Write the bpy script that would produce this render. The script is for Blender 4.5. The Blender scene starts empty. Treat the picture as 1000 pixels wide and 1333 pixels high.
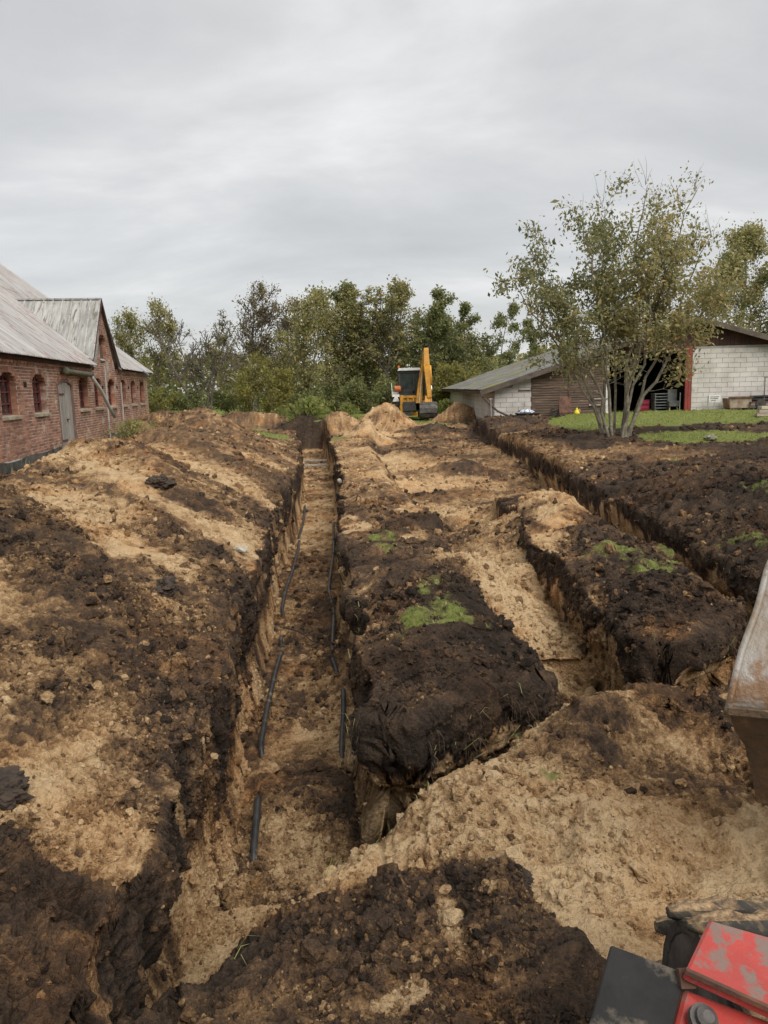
import bpy, math, random
import numpy as np
from mathutils import Vector, Matrix

# ------------------------------------------------------------------ camera, sky, sun, exposure
scene = bpy.context.scene
COL = scene.collection
cam_d = bpy.data.cameras.new('camera'); cam = bpy.data.objects.new('camera', cam_d); COL.objects.link(cam)
scene.camera = cam
CAM_H, PITCH, ROLL = 1.9, math.radians(9.2), math.radians(1.5)
cam.matrix_world = Matrix.Translation((0, 0, CAM_H)) @ Matrix.Rotation(math.pi/2 - PITCH, 4, 'X') @ Matrix.Rotation(-ROLL, 4, 'Z')
cam_d.sensor_fit = 'VERTICAL'; cam_d.sensor_height = 36.0; cam_d.lens = 36.0 * 1001 / 1333
cam_d.clip_start = 0.05; cam_d.clip_end = 6000

SUN_EL, SUN_AZ = math.radians(50), math.radians(150)          # azimuth measured from +Y towards +X
world = bpy.data.worlds.new('World'); scene.world = world; world.use_nodes = True
nt = world.node_tree; nt.nodes.clear()
def N(tree, typ, **kw):
    n = tree.nodes.new(typ)
    for k, v in kw.items():
        if k.startswith('i_'):
            key = k[2:]
            n.inputs[int(key) if key.isdigit() else key.replace('_', ' ')].default_value = v
        else: setattr(n, k, v)
    return n
def ramp(tree, stops, interp='LINEAR'):
    n = tree.nodes.new('ShaderNodeValToRGB'); cr = n.color_ramp; cr.interpolation = interp
    while len(cr.elements) < len(stops): cr.elements.new(0.5)
    for e, (p, c) in zip(cr.elements, stops):
        e.position = p; e.color = (*c, 1) if len(c) == 3 else c
    return n
out = N(nt, 'ShaderNodeOutputWorld'); bg = N(nt, 'ShaderNodeBackground')
sky = N(nt, 'ShaderNodeTexSky', sky_type='NISHITA', sun_disc=False, sun_elevation=SUN_EL, sun_rotation=SUN_AZ)
bgs = N(nt, 'ShaderNodeBackground', i_Strength=0.08)
tc = N(nt, 'ShaderNodeTexCoord'); sx = N(nt, 'ShaderNodeSeparateXYZ'); nt.links.new(tc.outputs['Generated'], sx.inputs[0])
zc = N(nt, 'ShaderNodeMath', operation='MAXIMUM', i_1=0.0); nt.links.new(sx.outputs['Z'], zc.inputs[0])
za = N(nt, 'ShaderNodeMath', operation='ADD', i_1=0.22); nt.links.new(zc.outputs[0], za.inputs[0])
vx = N(nt, 'ShaderNodeMath', operation='DIVIDE'); nt.links.new(sx.outputs['X'], vx.inputs[0]); nt.links.new(za.outputs[0], vx.inputs[1])
vy = N(nt, 'ShaderNodeMath', operation='DIVIDE'); nt.links.new(sx.outputs['Y'], vy.inputs[0]); nt.links.new(za.outputs[0], vy.inputs[1])
cv = N(nt, 'ShaderNodeCombineXYZ'); nt.links.new(vx.outputs[0], cv.inputs['X']); nt.links.new(vy.outputs[0], cv.inputs['Y'])
mp = N(nt, 'ShaderNodeMapping'); mp.inputs['Scale'].default_value = (0.7, 1.0, 1); mp.inputs['Rotation'].default_value = (0, 0, math.radians(20)); mp.inputs['Location'].default_value = (3.1, 1.7, 0)
nt.links.new(cv.outputs[0], mp.inputs['Vector'])
cn = N(nt, 'ShaderNodeTexNoise', i_Scale=1.35, i_Detail=9.0, i_Roughness=0.55, i_Distortion=0.35); nt.links.new(mp.outputs[0], cn.inputs['Vector'])
cr = ramp(nt, [(0.30, (0.248, 0.249, 0.249)), (0.45, (0.279, 0.280, 0.280)), (0.56, (0.317, 0.317, 0.315)), (0.66, (0.373, 0.371, 0.367)), (.75, (0.425, 0.423, 0.416))])
nt.links.new(cn.outputs['Fac'], cr.inputs[0])
bgc = N(nt, 'ShaderNodeBackground', i_Strength=1.0); nt.links.new(cr.outputs[0], bgc.inputs['Color'])
nt.links.new(sky.outputs[0], bgs.inputs['Color'])
mx = N(nt, 'ShaderNodeMixShader', i_Fac=0.93)
nt.links.new(bgs.outputs[0], mx.inputs[1]); nt.links.new(bgc.outputs[0], mx.inputs[2]); nt.links.new(mx.outputs[0], out.inputs['Surface'])

sun_d = bpy.data.lights.new('sun', 'SUN'); sun = bpy.data.objects.new('sun', sun_d); COL.objects.link(sun)
sun_d.energy = 1.5; sun_d.angle = math.radians(45); sun_d.color = (1.0, 0.96, 0.9)
sdir = Vector((math.sin(SUN_AZ)*math.cos(SUN_EL), math.cos(SUN_AZ)*math.cos(SUN_EL), math.sin(SUN_EL)))
sun.rotation_euler = sdir.to_track_quat('Z', 'Y').to_euler()
scene.view_settings.view_transform = 'Standard'; scene.view_settings.look = 'None'
scene.view_settings.exposure = 1.2; scene.view_settings.gamma = 1.0; scene.view_settings.use_curve_mapping = False
scene.cycles.max_bounces = 5; scene.cycles.diffuse_bounces = 3; scene.cycles.transparent_max_bounces = 4

# ------------------------------------------------------------------ noise
rng = np.random.default_rng(7); random.seed(7)
T3 = rng.random((64, 64, 64)).astype(np.float32).ravel()
T2 = rng.random((256, 256)).astype(np.float32).ravel()
T1 = rng.random(512).astype(np.float32)
def vn1(x):
    i = np.floor(x).astype(np.int64); f = x - i; f = f*f*(3-2*f)
    return T1[i & 511]*(1-f) + T1[(i+1) & 511]*f
def vn2(x, y):
    xi = np.floor(x); yi = np.floor(y); fx = (x-xi).astype(np.float32); fy = (y-yi).astype(np.float32)
    xi = xi.astype(np.int32) & 255; yi = yi.astype(np.int32) & 255
    fx = fx*fx*(3-2*fx); fy = fy*fy*(3-2*fy); x1 = (xi+1) & 255; y1 = ((yi+1) & 255) << 8; yi = yi << 8
    a = T2[yi+xi]; b = T2[yi+x1]; c = T2[y1+xi]; d = T2[y1+x1]
    return (a+(b-a)*fx)*(1-fy) + (c+(d-c)*fx)*fy
def fb2(x, y, o=3, g=.5):
    s = 0; a = 1; t = 0
    for k in range(o):
        s = s + a*vn2(x*2**k+17.3*k, y*2**k+5.1*k); t += a; a *= g
    return s/t
def vn3(x, y, z):
    xi = np.floor(x); yi = np.floor(y); zi = np.floor(z)
    fx = (x-xi).astype(np.float32); fy = (y-yi).astype(np.float32); fz = (z-zi).astype(np.float32)
    xi = xi.astype(np.int32) & 63; yi = (yi.astype(np.int32) & 63); zi = (zi.astype(np.int32) & 63)
    x1 = (xi+1) & 63; y1 = ((yi+1) & 63) << 6; z1 = ((zi+1) & 63) << 12; yi = yi << 6; zi = zi << 12
    fx = fx*fx*(3-2*fx); fy = fy*fy*(3-2*fy); fz = fz*fz*(3-2*fz)
    def lerp2(zz):
        a = T3[zz+yi+xi]; b = T3[zz+yi+x1]; c = T3[zz+y1+xi]; d = T3[zz+y1+x1]
        return (a+(b-a)*fx)*(1-fy) + (c+(d-c)*fx)*fy
    return lerp2(zi)*(1-fz) + lerp2(z1)*fz
def ss(a, b, x):
    t = np.clip((x-a)/(b-a), 0, 1); return t*t*(3-2*t)
def blob(x, y, cx, cy, rx, ry, rot=0.0, soft=.35):
    c, s = math.cos(rot), math.sin(rot); dx, dy = x-cx, y-cy
    r = np.sqrt(((dx*c+dy*s)/rx)**2 + ((-dx*s+dy*c)/ry)**2)
    return 1 - ss(1-soft, 1+soft, r)
def gau(x, y, cx, cy, rx, ry=None):
    ry = ry or rx
    return np.exp(-((x-cx)/rx)**2 - ((y-cy)/ry)**2)

# ------------------------------------------------------------------ object helpers
ORG = {}
def tag(o, label=None, cat=None, group=None, kind=None):
    if label: o['label'] = label
    if cat: o['category'] = cat
    if group: o['group'] = group
    if kind: o['kind'] = kind
    return o
def empty(name, loc, label=None, cat=None, group=None):
    o = bpy.data.objects.new(name, None); COL.objects.link(o); o.location = loc; o.empty_display_size = .2
    ORG[o.name] = np.array(loc, float)
    return tag(o, label, cat, group)
def link_mesh(name, me, parent=None, loc=None):
    o = bpy.data.objects.new(name, me); COL.objects.link(o)
    if parent is not None: o.parent = parent
    if loc is not None: o.location = loc
    return o
class MB:
    """collects faces in world coordinates, build() links them as one mesh object"""
    def __init__(s): s.v = []; s.f = []
    def add(s, vs, fs):
        n = len(s.v); s.v.extend([tuple(float(q) for q in v) for v in vs]); s.f.extend([tuple(i+n for i in f) for f in fs]); return s
    def hexa(s, p):   # 8 points: bottom 4 ccw, top 4 ccw
        return s.add(p, [(3,2,1,0),(4,5,6,7),(0,1,5,4),(1,2,6,5),(2,3,7,6),(3,0,4,7)])
    def box(s, c, size, rz=0.0, rx=0.0, ry=0.0):
        m = Matrix.Translation(c) @ Matrix.Rotation(rz, 4, 'Z') @ Matrix.Rotation(ry, 4, 'Y') @ Matrix.Rotation(rx, 4, 'X')
        x, y, z = [q/2 for q in size]
        return s.hexa([m @ Vector(q) for q in [(-x,-y,-z),(x,-y,-z),(x,y,-z),(-x,y,-z),(-x,-y,z),(x,-y,z),(x,y,z),(-x,y,z)]])
    def bar(s, p0, p1, w, h, w1=None, h1=None, up=(0,0,1)):
        p0 = Vector(p0); p1 = Vector(p1); d = (p1-p0).normalized(); u = Vector(up)
        if abs(d.dot(u)) > .98: u = Vector((0,1,0))
        r = d.cross(u).normalized(); u = r.cross(d); w1 = w1 or w; h1 = h1 or h
        q = []
        for p, a, b in ((p0, w/2, h/2), (p1, w1/2, h1/2)):
            q += [p-r*a-u*b, p+r*a-u*b, p+r*a+u*b, p-r*a+u*b]
        return s.hexa(q)
    def tube(s, pts, rad, n=8, cap=True):
        pts = [Vector(p) for p in pts]; vs = []; fs = []
        if not hasattr(rad, '__len__'): rad = [rad]*len(pts)
        prev = None
        for i, p in enumerate(pts):
            d = (pts[min(i+1, len(pts)-1)] - pts[max(i-1, 0)]).normalized()
            if prev is None:
                prev = d.cross(Vector((0,0,1)) if abs(d.z) < .9 else Vector((1,0,0))).normalized()
            r = (prev - d*prev.dot(d)).normalized(); prev = r; u = d.cross(r)
            for k in range(n):
                a = 2*math.pi*k/n; vs.append(p + (r*math.cos(a)+u*math.sin(a))*rad[i])
        for i in range(len(pts)-1):
            for k in range(n):
                fs.append((i*n+k, i*n+(k+1) % n, (i+1)*n+(k+1) % n, (i+1)*n+k))
        if cap: fs.append(tuple(range(n))[::-1]); fs.append(tuple((len(pts)-1)*n+k for k in range(n)))
        return s.add(vs, fs)
    def lathe(s, c, axis, prof, n=20):   # prof: (radius, along)
        ax = Vector(axis).normalized(); r = ax.cross(Vector((0,0,1)) if abs(ax.z) < .9 else Vector((1,0,0))).normalized(); u = ax.cross(r); c = Vector(c)
        vs = []; fs = []
        for (ra, al) in prof:
            for k in range(n):
                a = 2*math.pi*k/n; vs.append(c + ax*al + (r*math.cos(a)+u*math.sin(a))*ra)
        for i in range(len(prof)-1):
            for k in range(n):
                fs.append((i*n+k, i*n+(k+1) % n, (i+1)*n+(k+1) % n, (i+1)*n+k))
        fs.append(tuple(range(n))[::-1]); fs.append(tuple((len(prof)-1)*n+k for k in range(n)))
        return s.add(vs, fs)
    def prism(s, poly, ext):  # polygon (list of 3d pts) extruded by vector
        n = len(poly); e = Vector(ext); a = [Vector(p) for p in poly]; b = [p+e for p in a]
        return s.add(a+b, [tuple(range(n))[::-1], tuple(range(n, 2*n))] + [(i, (i+1) % n, n+(i+1) % n, n+i) for i in range(n)])
    def build(s, name, mat, parent=None, bevel=0.0, smooth=False, loc=None):
        me = bpy.data.meshes.new(name)
        if parent is not None: off = ORG.get(parent.name, np.zeros(3))
        elif loc is not None: off = np.array(loc, float)
        else: off = np.array(s.v[0], float)
        v = np.array(s.v, float) - off
        me.from_pydata([tuple(q) for q in v], [], s.f); me.validate()
        o = link_mesh(name, me, parent, None if parent is not None else tuple(off))
        ORG[o.name] = off
        import bmesh as bmm
        bm = bmm.new(); bm.from_mesh(me); bmm.ops.recalc_face_normals(bm, faces=bm.faces); bm.to_mesh(me); bm.free()
        if mat: me.materials.append(mat)
        if smooth: me.shade_smooth()
        if bevel:
            b = o.modifiers.new('bevel', 'BEVEL'); b.width = bevel; b.segments = 1; b.limit_method = 'ANGLE'
        return o

# ------------------------------------------------------------------ materials
MATS = {}
def surf(name, c1, c2=None, scale=4.0, lo=.4, hi=.6, rough=.7, metal=0.0, bump=0.0, bscale=30.0, c3=None, s3=12.0, t3=.62, stretch=None, rnd=0.0, obj=True, detail=6.0, spec=.4):
    """procedural surface: two tones mixed by noise, an optional third tone as flecks, random tint per object, bump"""
    m = bpy.data.materials.new(name); m.use_nodes = True; t = m.node_tree; t.nodes.clear(); L = t.links
    o = N(t, 'ShaderNodeOutputMaterial'); b = N(t, 'ShaderNodeBsdfPrincipled', i_Roughness=rough, i_Metallic=metal); L.new(b.outputs[0], o.inputs[0])
    b.inputs['Specular IOR Level'].default_value = spec
    geo = N(t, 'ShaderNodeNewGeometry'); vec = geo.outputs['Position']
    if stretch:
        mpn = N(t, 'ShaderNodeMapping'); mpn.inputs['Scale'].default_value = stretch; L.new(vec, mpn.inputs['Vector']); vec = mpn.outputs[0]
    n1 = N(t, 'ShaderNodeTexNoise', i_Scale=scale, i_Detail=detail, i_Roughness=.6); L.new(vec, n1.inputs['Vector'])
    c2 = c2 or tuple(q*.75 for q in c1)
    r = ramp(t, [(lo, c1), (hi, c2)]); L.new(n1.outputs['Fac'], r.inputs[0]); col = r.outputs[0]
    if c3:
        n3 = N(t, 'ShaderNodeTexNoise', i_Scale=s3, i_Detail=8.0, i_Roughness=.65); L.new(vec, n3.inputs['Vector'])
        r3 = ramp(t, [(t3-.04, (0,0,0)), (t3+.04, (1,1,1))]); L.new(n3.outputs['Fac'], r3.inputs[0])
        mxn = N(t, 'ShaderNodeMix', data_type='RGBA'); L.new(r3.outputs[0], mxn.inputs[0]); L.new(col, mxn.inputs[6]); mxn.inputs[7].default_value = (*c3, 1); col = mxn.outputs[2]
    if rnd:
        oi = N(t, 'ShaderNodeObjectInfo'); ad = N(t, 'ShaderNodeMath', operation='ADD'); L.new(oi.outputs['Random'], ad.inputs[0]); L.new(geo.outputs['Random Per Island'], ad.inputs[1])
        fr = N(t, 'ShaderNodeMath', operation='FRACT'); L.new(ad.outputs[0], fr.inputs[0])
        mr = N(t, 'ShaderNodeMapRange', i_3=1-rnd, i_4=1+rnd); L.new(fr.outputs[0], mr.inputs[0])
        hs = N(t, 'ShaderNodeHueSaturation'); L.new(mr.outputs[0], hs.inputs['Value']); L.new(col, hs.inputs['Color']); col = hs.outputs[0]
    L.new(col, b.inputs['Base Color'])
    if bump:
        bn = N(t, 'ShaderNodeTexNoise', i_Scale=bscale, i_Detail=5.0, i_Roughness=.65); L.new(vec, bn.inputs['Vector'])
        bp = N(t, 'ShaderNodeBump', i_Strength=min(1, bump*1.0), i_Distance=0.02); L.new(bn.outputs['Fac'], bp.inputs['Height']); L.new(bp.outputs[0], b.inputs['Normal'])
    MATS[name] = m; return m

def soil_material(name='soil', inst=False):
    m = bpy.data.materials.new(name); m.use_nodes = True; t = m.node_tree; t.nodes.clear(); L = t.links
    o = N(t, 'ShaderNodeOutputMaterial'); b = N(t, 'ShaderNodeBsdfPrincipled', i_Roughness=.95); L.new(b.outputs[0], o.inputs[0])
    b.inputs['Specular IOR Level'].default_value = .15
    geo = N(t, 'ShaderNodeNewGeometry'); P = geo.outputs['Position']
    asand = N(t, 'ShaderNodeAttribute', attribute_name='sand'); agr = N(t, 'ShaderNodeAttribute', attribute_name='grass')
    if inst: asand.attribute_type = 'INSTANCER'; agr.attribute_type = 'INSTANCER'
    n1 = N(t, 'ShaderNodeTexNoise', i_Scale=9.0, i_Detail=9.0, i_Roughness=.68); L.new(P, n1.inputs['Vector'])
    n2 = N(t, 'ShaderNodeTexNoise', i_Scale=65.0, i_Detail=4.0, i_Roughness=.7); L.new(P, n2.inputs['Vector'])
    a1 = N(t, 'ShaderNodeMath', operation='MULTIPLY_ADD', i_1=.75, i_2=-.375); L.new(n1.outputs['Fac'], a1.inputs[0])
    a2 = N(t, 'ShaderNodeMath', operation='MULTIPLY_ADD', i_1=.85, i_2=-.425); L.new(n2.outputs['Fac'], a2.inputs[0])
    s1 = N(t, 'ShaderNodeMath', operation='ADD'); L.new(asand.outputs['Fac'], s1.inputs[0]); L.new(a1.outputs[0], s1.inputs[1])
    s2 = N(t, 'ShaderNodeMath', operation='ADD'); L.new(s1.outputs[0], s2.inputs[0]); L.new(a2.outputs[0], s2.inputs[1])
    r = ramp(t, [(0.0, (.035, .026, .020)), (0.22, (.078, .054, .038)), (0.42, (.140, .087, .052)), (0.62, (.30, .182, .090)), (0.82, (.54, .358, .188)), (1.0, (.71, .515, .30))])
    L.new(s2.outputs[0], r.inputs[0])
    # rusty iron tint in large patches
    n3 = N(t, 'ShaderNodeTexNoise', i_Scale=1.3, i_Detail=5.0); L.new(P, n3.inputs['Vector'])
    r3 = ramp(t, [(.5, (0,0,0)), (.68, (.55,.55,.55))]); L.new(n3.outputs['Fac'], r3.inputs[0])
    m3 = N(t, 'ShaderNodeMix', data_type='RGBA', blend_type='MULTIPLY'); L.new(r3.outputs[0], m3.inputs[0]); L.new(r.outputs[0], m3.inputs[6]); m3.inputs[7].default_value = (1.0, .76, .56, 1)
    # grass colour
    n4 = N(t, 'ShaderNodeTexNoise', i_Scale=14.0, i_Detail=8.0, i_Roughness=.7); L.new(P, n4.inputs['Vector'])
    r4 = ramp(t, [(.3, (.08, .085, .026)), (.5, (.19, .225, .052)), (.68, (.30, .29, .11))]); L.new(n4.outputs['Fac'], r4.inputs[0])
    g1 = N(t, 'ShaderNodeMath', operation='MULTIPLY_ADD', i_1=.9, i_2=-.45); L.new(n4.outputs['Fac'], g1.inputs[0])
    g2 = N(t, 'ShaderNodeMath', operation='ADD'); L.new(g1.outputs[0], g2.inputs[0]); L.new(agr.outputs['Fac'], g2.inputs[1])
    g3 = ramp(t, [(.35, (0,0,0)), (.6, (1,1,1))]); L.new(g2.outputs[0], g3.inputs[0])
    m4 = N(t, 'ShaderNodeMix', data_type='RGBA'); L.new(g3.outputs[0], m4.inputs[0]); L.new(m3.outputs[2], m4.inputs[6]); L.new(r4.outputs[0], m4.inputs[7])
    L.new(m4.outputs[2], b.inputs['Base Color'])
    v = N(t, 'ShaderNodeTexVoronoi', i_Scale=38.0); v.feature = 'F1'; L.new(P, v.inputs['Vector'])
    v2 = N(t, 'ShaderNodeTexNoise', i_Scale=110.0, i_Detail=3.0, i_Roughness=.7); L.new(P, v2.inputs['Vector'])
    hh = N(t, 'ShaderNodeMath', operation='MULTIPLY_ADD', i_1=-.6); L.new(v.outputs['Distance'], hh.inputs[0]); L.new(v2.outputs['Fac'], hh.inputs[2])
    h2 = N(t, 'ShaderNodeMath', operation='MULTIPLY_ADD', i_1=1.4); L.new(n1.outputs['Fac'], h2.inputs[0]); L.new(hh.outputs[0], h2.inputs[2])
    bp = N(t, 'ShaderNodeBump', i_Strength=1.0, i_Distance=.03); L.new(h2.outputs[0], bp.inputs['Height']); L.new(bp.outputs[0], b.inputs['Normal'])
    return m
SOIL = soil_material(); CLOD = soil_material('clod_soil', True)
# ------------------------------------------------------------------ ground: trenches, banks, heaps
def ip(y, ys, xs): return np.interp(y, ys, xs)
def wob(y, k, a=1.0): return a*(.13*(vn1(y*.9+k)-.5) + .12*(vn1(y*2.6+k*3)-.5) + .06*(vn1(y*7+k*5)-.5))
def t1l(y): return ip(y, [0,1.5,2.4,2.9,3.7,4.6,6.3,9.4,13.7,19.6,27,32,37], [-.80,-.86,-.91,-.98,-1.06,-1.09,-1.24,-1.53,-1.74,-2.12,-2.9,-3.55,-4.2]) + wob(y, 3)
def t1r(y): return ip(y, [0,3.9,4.34,5.2,6.8,10.3,14.3,20.4,30,37], [.1,.0,-.06,-.19,-.34,-.6,-.82,-1.19,-2.1,-2.9]) + wob(y, 40)
def t2l(y): return ip(y, [4,4.8,5.6,7.2,8.65,11.4,13,16,24], [1.0,.97,.91,.87,.78,.72,.5,.2,-.3]) + wob(y, 81)
def t2r(y): return ip(y, [5,7,9.2,9.9,13], [1.76,1.78,1.77,1.86,2.0]) + wob(y, 122)
def t3l(y): return ip(y, [6,8,10,13.5,19], [2.99,3.0,2.88,2.62,2.6]) + wob(y, 150)
def t3r(y): return ip(y, [5,6.8,8.7,10.25,13.4,19,28,40], [3.32,3.4,3.55,3.64,3.65,3.85,3.96,3.73]) + wob(y, 190)
def yfront(x):
    return ip(x, [-.3,0,.14,.41,.72,.97,1.2,1.74,2.09,2.54,3.05,3.4,5], [4.0,4.02,3.97,4.15,4.46,4.7,4.9,5.46,5.34,5.66,6.24,6.5,5.8]) + .10*(vn1(x*4+9)-.5)
def ycrest(x):
    return ip(x, [-.95,-.5,-.3,.15,.6,1.26,2.0,2.6,3.2,4.5], [2.35,2.72,2.92,3.3,3.72,4.1,4.35,4.85,5.45,5.6]) + .16*(vn1(x*2.3+50)-.5)
HEAPS = [  # x, y, radius x, radius y, height, sand
    (-10.2, 36, 2.6, 2.6, 1.15, .42), (-5.9, 25.5, 2.0, 2.6, .55, .40), (-7.4, 39, 1.9, 1.8, .8, .38), (-5.4, 39.5, 1.6, 1.5, .65, .5),
    (-1.8, 32.5, 1.35, 1.6, .95, .55), (.15, 36, 1.5, 2.0, 1.15, .68), (-.6, 30.5, 1.1, 1.4, .55, .72), (4.05, 40, 1.5, 1.5, 1.0, .6),
    (4.9, 31.0, 1.6, 2.4, .28, .12), (-3.9, 37.5, 1.3, 1.2, .75, .12), (-3.0, 36.5, .9, .9, .5, .15), (5.2, 10.5, 1.0, 3.4, .38, .10), (6.8, 13.5, 1.3, 2.6, .3, .1),
    (2.3, 10.6, .6, 1.0, .28, .75), (2.3, 13.0, .7, 1.0, .22, .5), (.38, 6.0, .5, 1.8, .10, .1), (2.42, 7.3, .5, 1.6, .08, .1), (6.2, 21.2, 1.1, .8, .12, .12),
    (1.5, 15.5, .7, .8, .18, .6), (.3, 18.0, .6, .9, .2, .5), (1.9, 20.0, .8, .8, .25, .3), (.7, 24.0, .8, 1.2, .3, .25), (1.95, 4.85, .42, .25, .12, .08), (2.2, 33, 1.1, 1.0, .35, .2)]
POST = [(.82, 7.7, .30, .75, .9, 1.2), (1.6, 8.8, -.12, .55, .8, .9), (2.1, 10.4, .25, .4, .9, 1.2), (1.85, 7.0, -.38, .5, .6, .5), (1.12, 2.12, .40, 1.0, .55, .30)]
def lawn_h(x, y): return .45*ss(4.2, 8.5, x)*ss(14, 29, y)
def bank_crest(y): return ip(y, [1,5,9,14,24,30,34], [-2.9,-3.7,-4.5,-5.3,-6.0,-6.8,-7]), ip(y, [1,5,9,14,24,28,33], [.55,.80,.90,.82,.76,.42,.1])
def macro(x, y):
    x = x.astype(np.float32); y = y.astype(np.float32)
    g = lawn_h(x, y) + .10*(fb2(x*.5+3, y*.5, 2)-.5)
    # spoil bank on the left: crest near the barn, falling to the lip
    L1 = t1l(y); cx, cz = bank_crest(y)
    u = (L1 - x)/np.maximum(L1 - cx, .5)
    s = y + 1.15*(x+1.2) + .5*(vn2(x*.9, y*.9)-.5)
    rise = np.where(u < 1, np.sin(np.clip(u, 0, 1)*math.pi/2), 1 - ss(0, 1.0, (u-1)*(L1-cx)/2.4))
    dump = (vn1(s*.62+11)-.5)*.48*np.clip(u*2, 0, 1)*np.where(u < 1, 1, np.clip(1.7-u*.7, 0, 1)) + (vn1(s*1.7+4)-.5)*.18*np.clip(u*2, 0, 1)*ss(2.2, 1.2, u)
    bank = np.where(x < L1+.3, .10*ss(34, 30, y)*ss(2.4, 1.4, u) + (cz*rise + dump*ss(31, 27, y)*rise), 0)
    g = g + np.where(u > 0, bank, .08)
    hs = 0
    for (hx, hy, rx, ry, hh, sd) in HEAPS:
        r = np.sqrt(((x-hx)/rx)**2 + ((y-hy)/ry)**2)
        if hh > .4: hs = hs + hh*np.where(r < 1.3, (1-ss(.0, 1.3, r))*.55 + .45*np.clip(1-r, 0, 1), 0)
        else: hs = hs + hh*(1-ss(0.2, 1.4, r))
    g = g + hs + .22*ss(13, 18, y)*ss(36, 32, y)*ss(-.04, .10, x-t3r(y))*(1-.6*ss(1.2, 3.5, x-t3r(y))) + .12*ss(6, 8, y)*ss(14, 12, y)*ss(.0, .5, x-t3r(y))
    g = g + .15*(fb2(x*1.7, y*1.7, 4)-.5)*ss(60, 40, y)
    # low, trampled middle field
    lw = ss(11.0, 14.5, y)*ss(35, 30, y)*ss(-.25, .25, x - t2l(y))*ss(-.10, .06, t3r(y)-x)
    g = g*(1-lw) + lw*(-.34 + .26*(fb2(x*.8+7, y*.55, 3)-.5) + .8*hs + .10*ss(20, 30, y))
    # upper part of the second island slumps to the field
    R = .042
    shn = (.25 + 1.3*fb2(x*1.9+21, y*1.4+6, 2)).astype(np.float32)
    def slot(l, r, fl, m, sa=.075):
        nonlocal g
        dd = np.maximum(l-x, x-r)
        g = g - sa*shn*m*np.exp(-np.maximum(dd, 0)/.20)*(dd < 1.2)*(np.minimum(g, .2) > -.25)
        k = ss(-R, R, x-l)*ss(-R, R, r-x)*m
        g = g*(1-k) + k*np.minimum(g, fl)
    fl_n = .10*(fb2(x*2.6+9, y*2.6, 3)-.5)
    slot(t2l(y), t2r(y), ip(y, [5,6.4,6.55,7,8,10,12,14], [-1.0,-1.0,-.52,-.5,-.5,-.6,-.5,-.36]) + fl_n*.7, ss(14, 12.5, y))
    slot(t3l(y), t3r(y), ip(y, [5,13,16,20,30], [-1.05,-1.0,-.7,-.5,-.3]) + fl_n*.5, ss(21, 18, y))
    slot(t1l(y), t1r(y), ip(y, [3,6,20,30,36], [-1.03,-1.0,-1.0,-.95,-.8]) + fl_n + .10*gau(x, y, -.75, 5.0, .4, .4) + .12*gau(x, y, -.5, 4.7, .3, .3), ss(36.3, 36.0, y))
    for (px_, py_, pt, sl, ex, ey) in POST:
        rr_ = np.sqrt(((x-px_)/ex)**2 + ((y-py_)/ey)**2); top = pt - sl*np.sqrt(rr_**2+.02) + .05*(fb2(x*4, y*4, 2)-.5); g = np.maximum(g, np.where(rr_ < 3, top, -9))
    e = ss(.05, -.05, y - yfront(x))*ss(-.05, .05, x - t1l(y))
    g = g*(1-e) + e*np.minimum(g, -1.0)
    F0 = -.03 + .24*(fb2(x*1.1+2, y*1.1+8, 2)-.5) + .15*(fb2(x*2.9, y*2.9, 3)-.5) + .16*gau(x, y, 1.25, 4.1, .55, .4) - .16*gau(x, y, 1.65, 3.6, .4, .3) + .12*gau(x, y, .85, 3.1, .4, .35) + .12*gau(x, y, 1.75, 3.05, .35, .3) - .10*gau(x, y, -.3, 2.3, .5, .5) + .05*gau(x, y, .35, 3.3, .3, .3)
    fill = F0 - .78*np.maximum(0, y - ycrest(x)) - .10*ss(.35, -.7, x) - .16*ss(-.55, -.8, x)*ss(1.8, 2.4, y)
    inside = ss(-.04, .04, x - t1l(y))
    fill = np.where(inside > 0, fill*inside + (1-inside)*(-2.0), -2.0)
    fill = np.where(y < 7.5, fill, -2)
    fill = fill - 3.0*ss(3.6, 4.6, x)*ss(5.0, 6.0, y)
    return np.maximum(g, fill).astype(np.float32)

NR, NC, NS = 1250, 860, 1500
UMAX = .70
ye = np.concatenate([np.linspace(1.0, 60, 4000)])
# row density along y
ycs = np.geomspace(0.9, 62, 2600); xs_p = np.linspace(-.55, .55, 120)
hh = macro((xs_p[None, :]*(ycs[:, None]+.4)), np.repeat(ycs[:, None], 120, 1))
dz = np.abs(np.diff(hh, axis=0)); dy = np.diff(ycs); ym = .5*(ycs[1:]+ycs[:-1])
w = np.sqrt((1.7*dy/ym**2)**2 + (np.minimum(np.sqrt((dz**2).mean(1))*1.5, 3*dy)*1.0/ym)**2) + .10*dy/ym
w = np.convolve(w/dy, np.ones(25)/25, 'same')*dy
cw = np.concatenate([[0], np.cumsum(w)]); rows = np.interp(np.linspace(0, cw[-1], NR), cw, ycs)
uf = np.linspace(-UMAX, UMAX, NS)
hf = macro(uf[None, :]*(rows[:, None]+.5), np.repeat(rows[:, None], NS, 1))
sc_ = 1/(rows[:, None]+.5); du = uf[1]-uf[0]
seg = np.sqrt(du**2 + (.8*np.diff(hf, axis=1)*sc_)**2)
for _ in range(2): seg[1:-1] = .25*seg[:-2] + .5*seg[1:-1] + .25*seg[2:]
cs = np.concatenate([np.zeros((NR, 1)), np.cumsum(seg, 1)], 1)
U = np.empty((NR, NC), np.float64); q = np.linspace(0, 1, NC)
for i in range(NR): U[i] = np.interp(q*cs[i, -1], cs[i], uf)
X = (U*(rows[:, None]+.5)); Y = np.repeat(rows[:, None], NC, 1)
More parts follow.
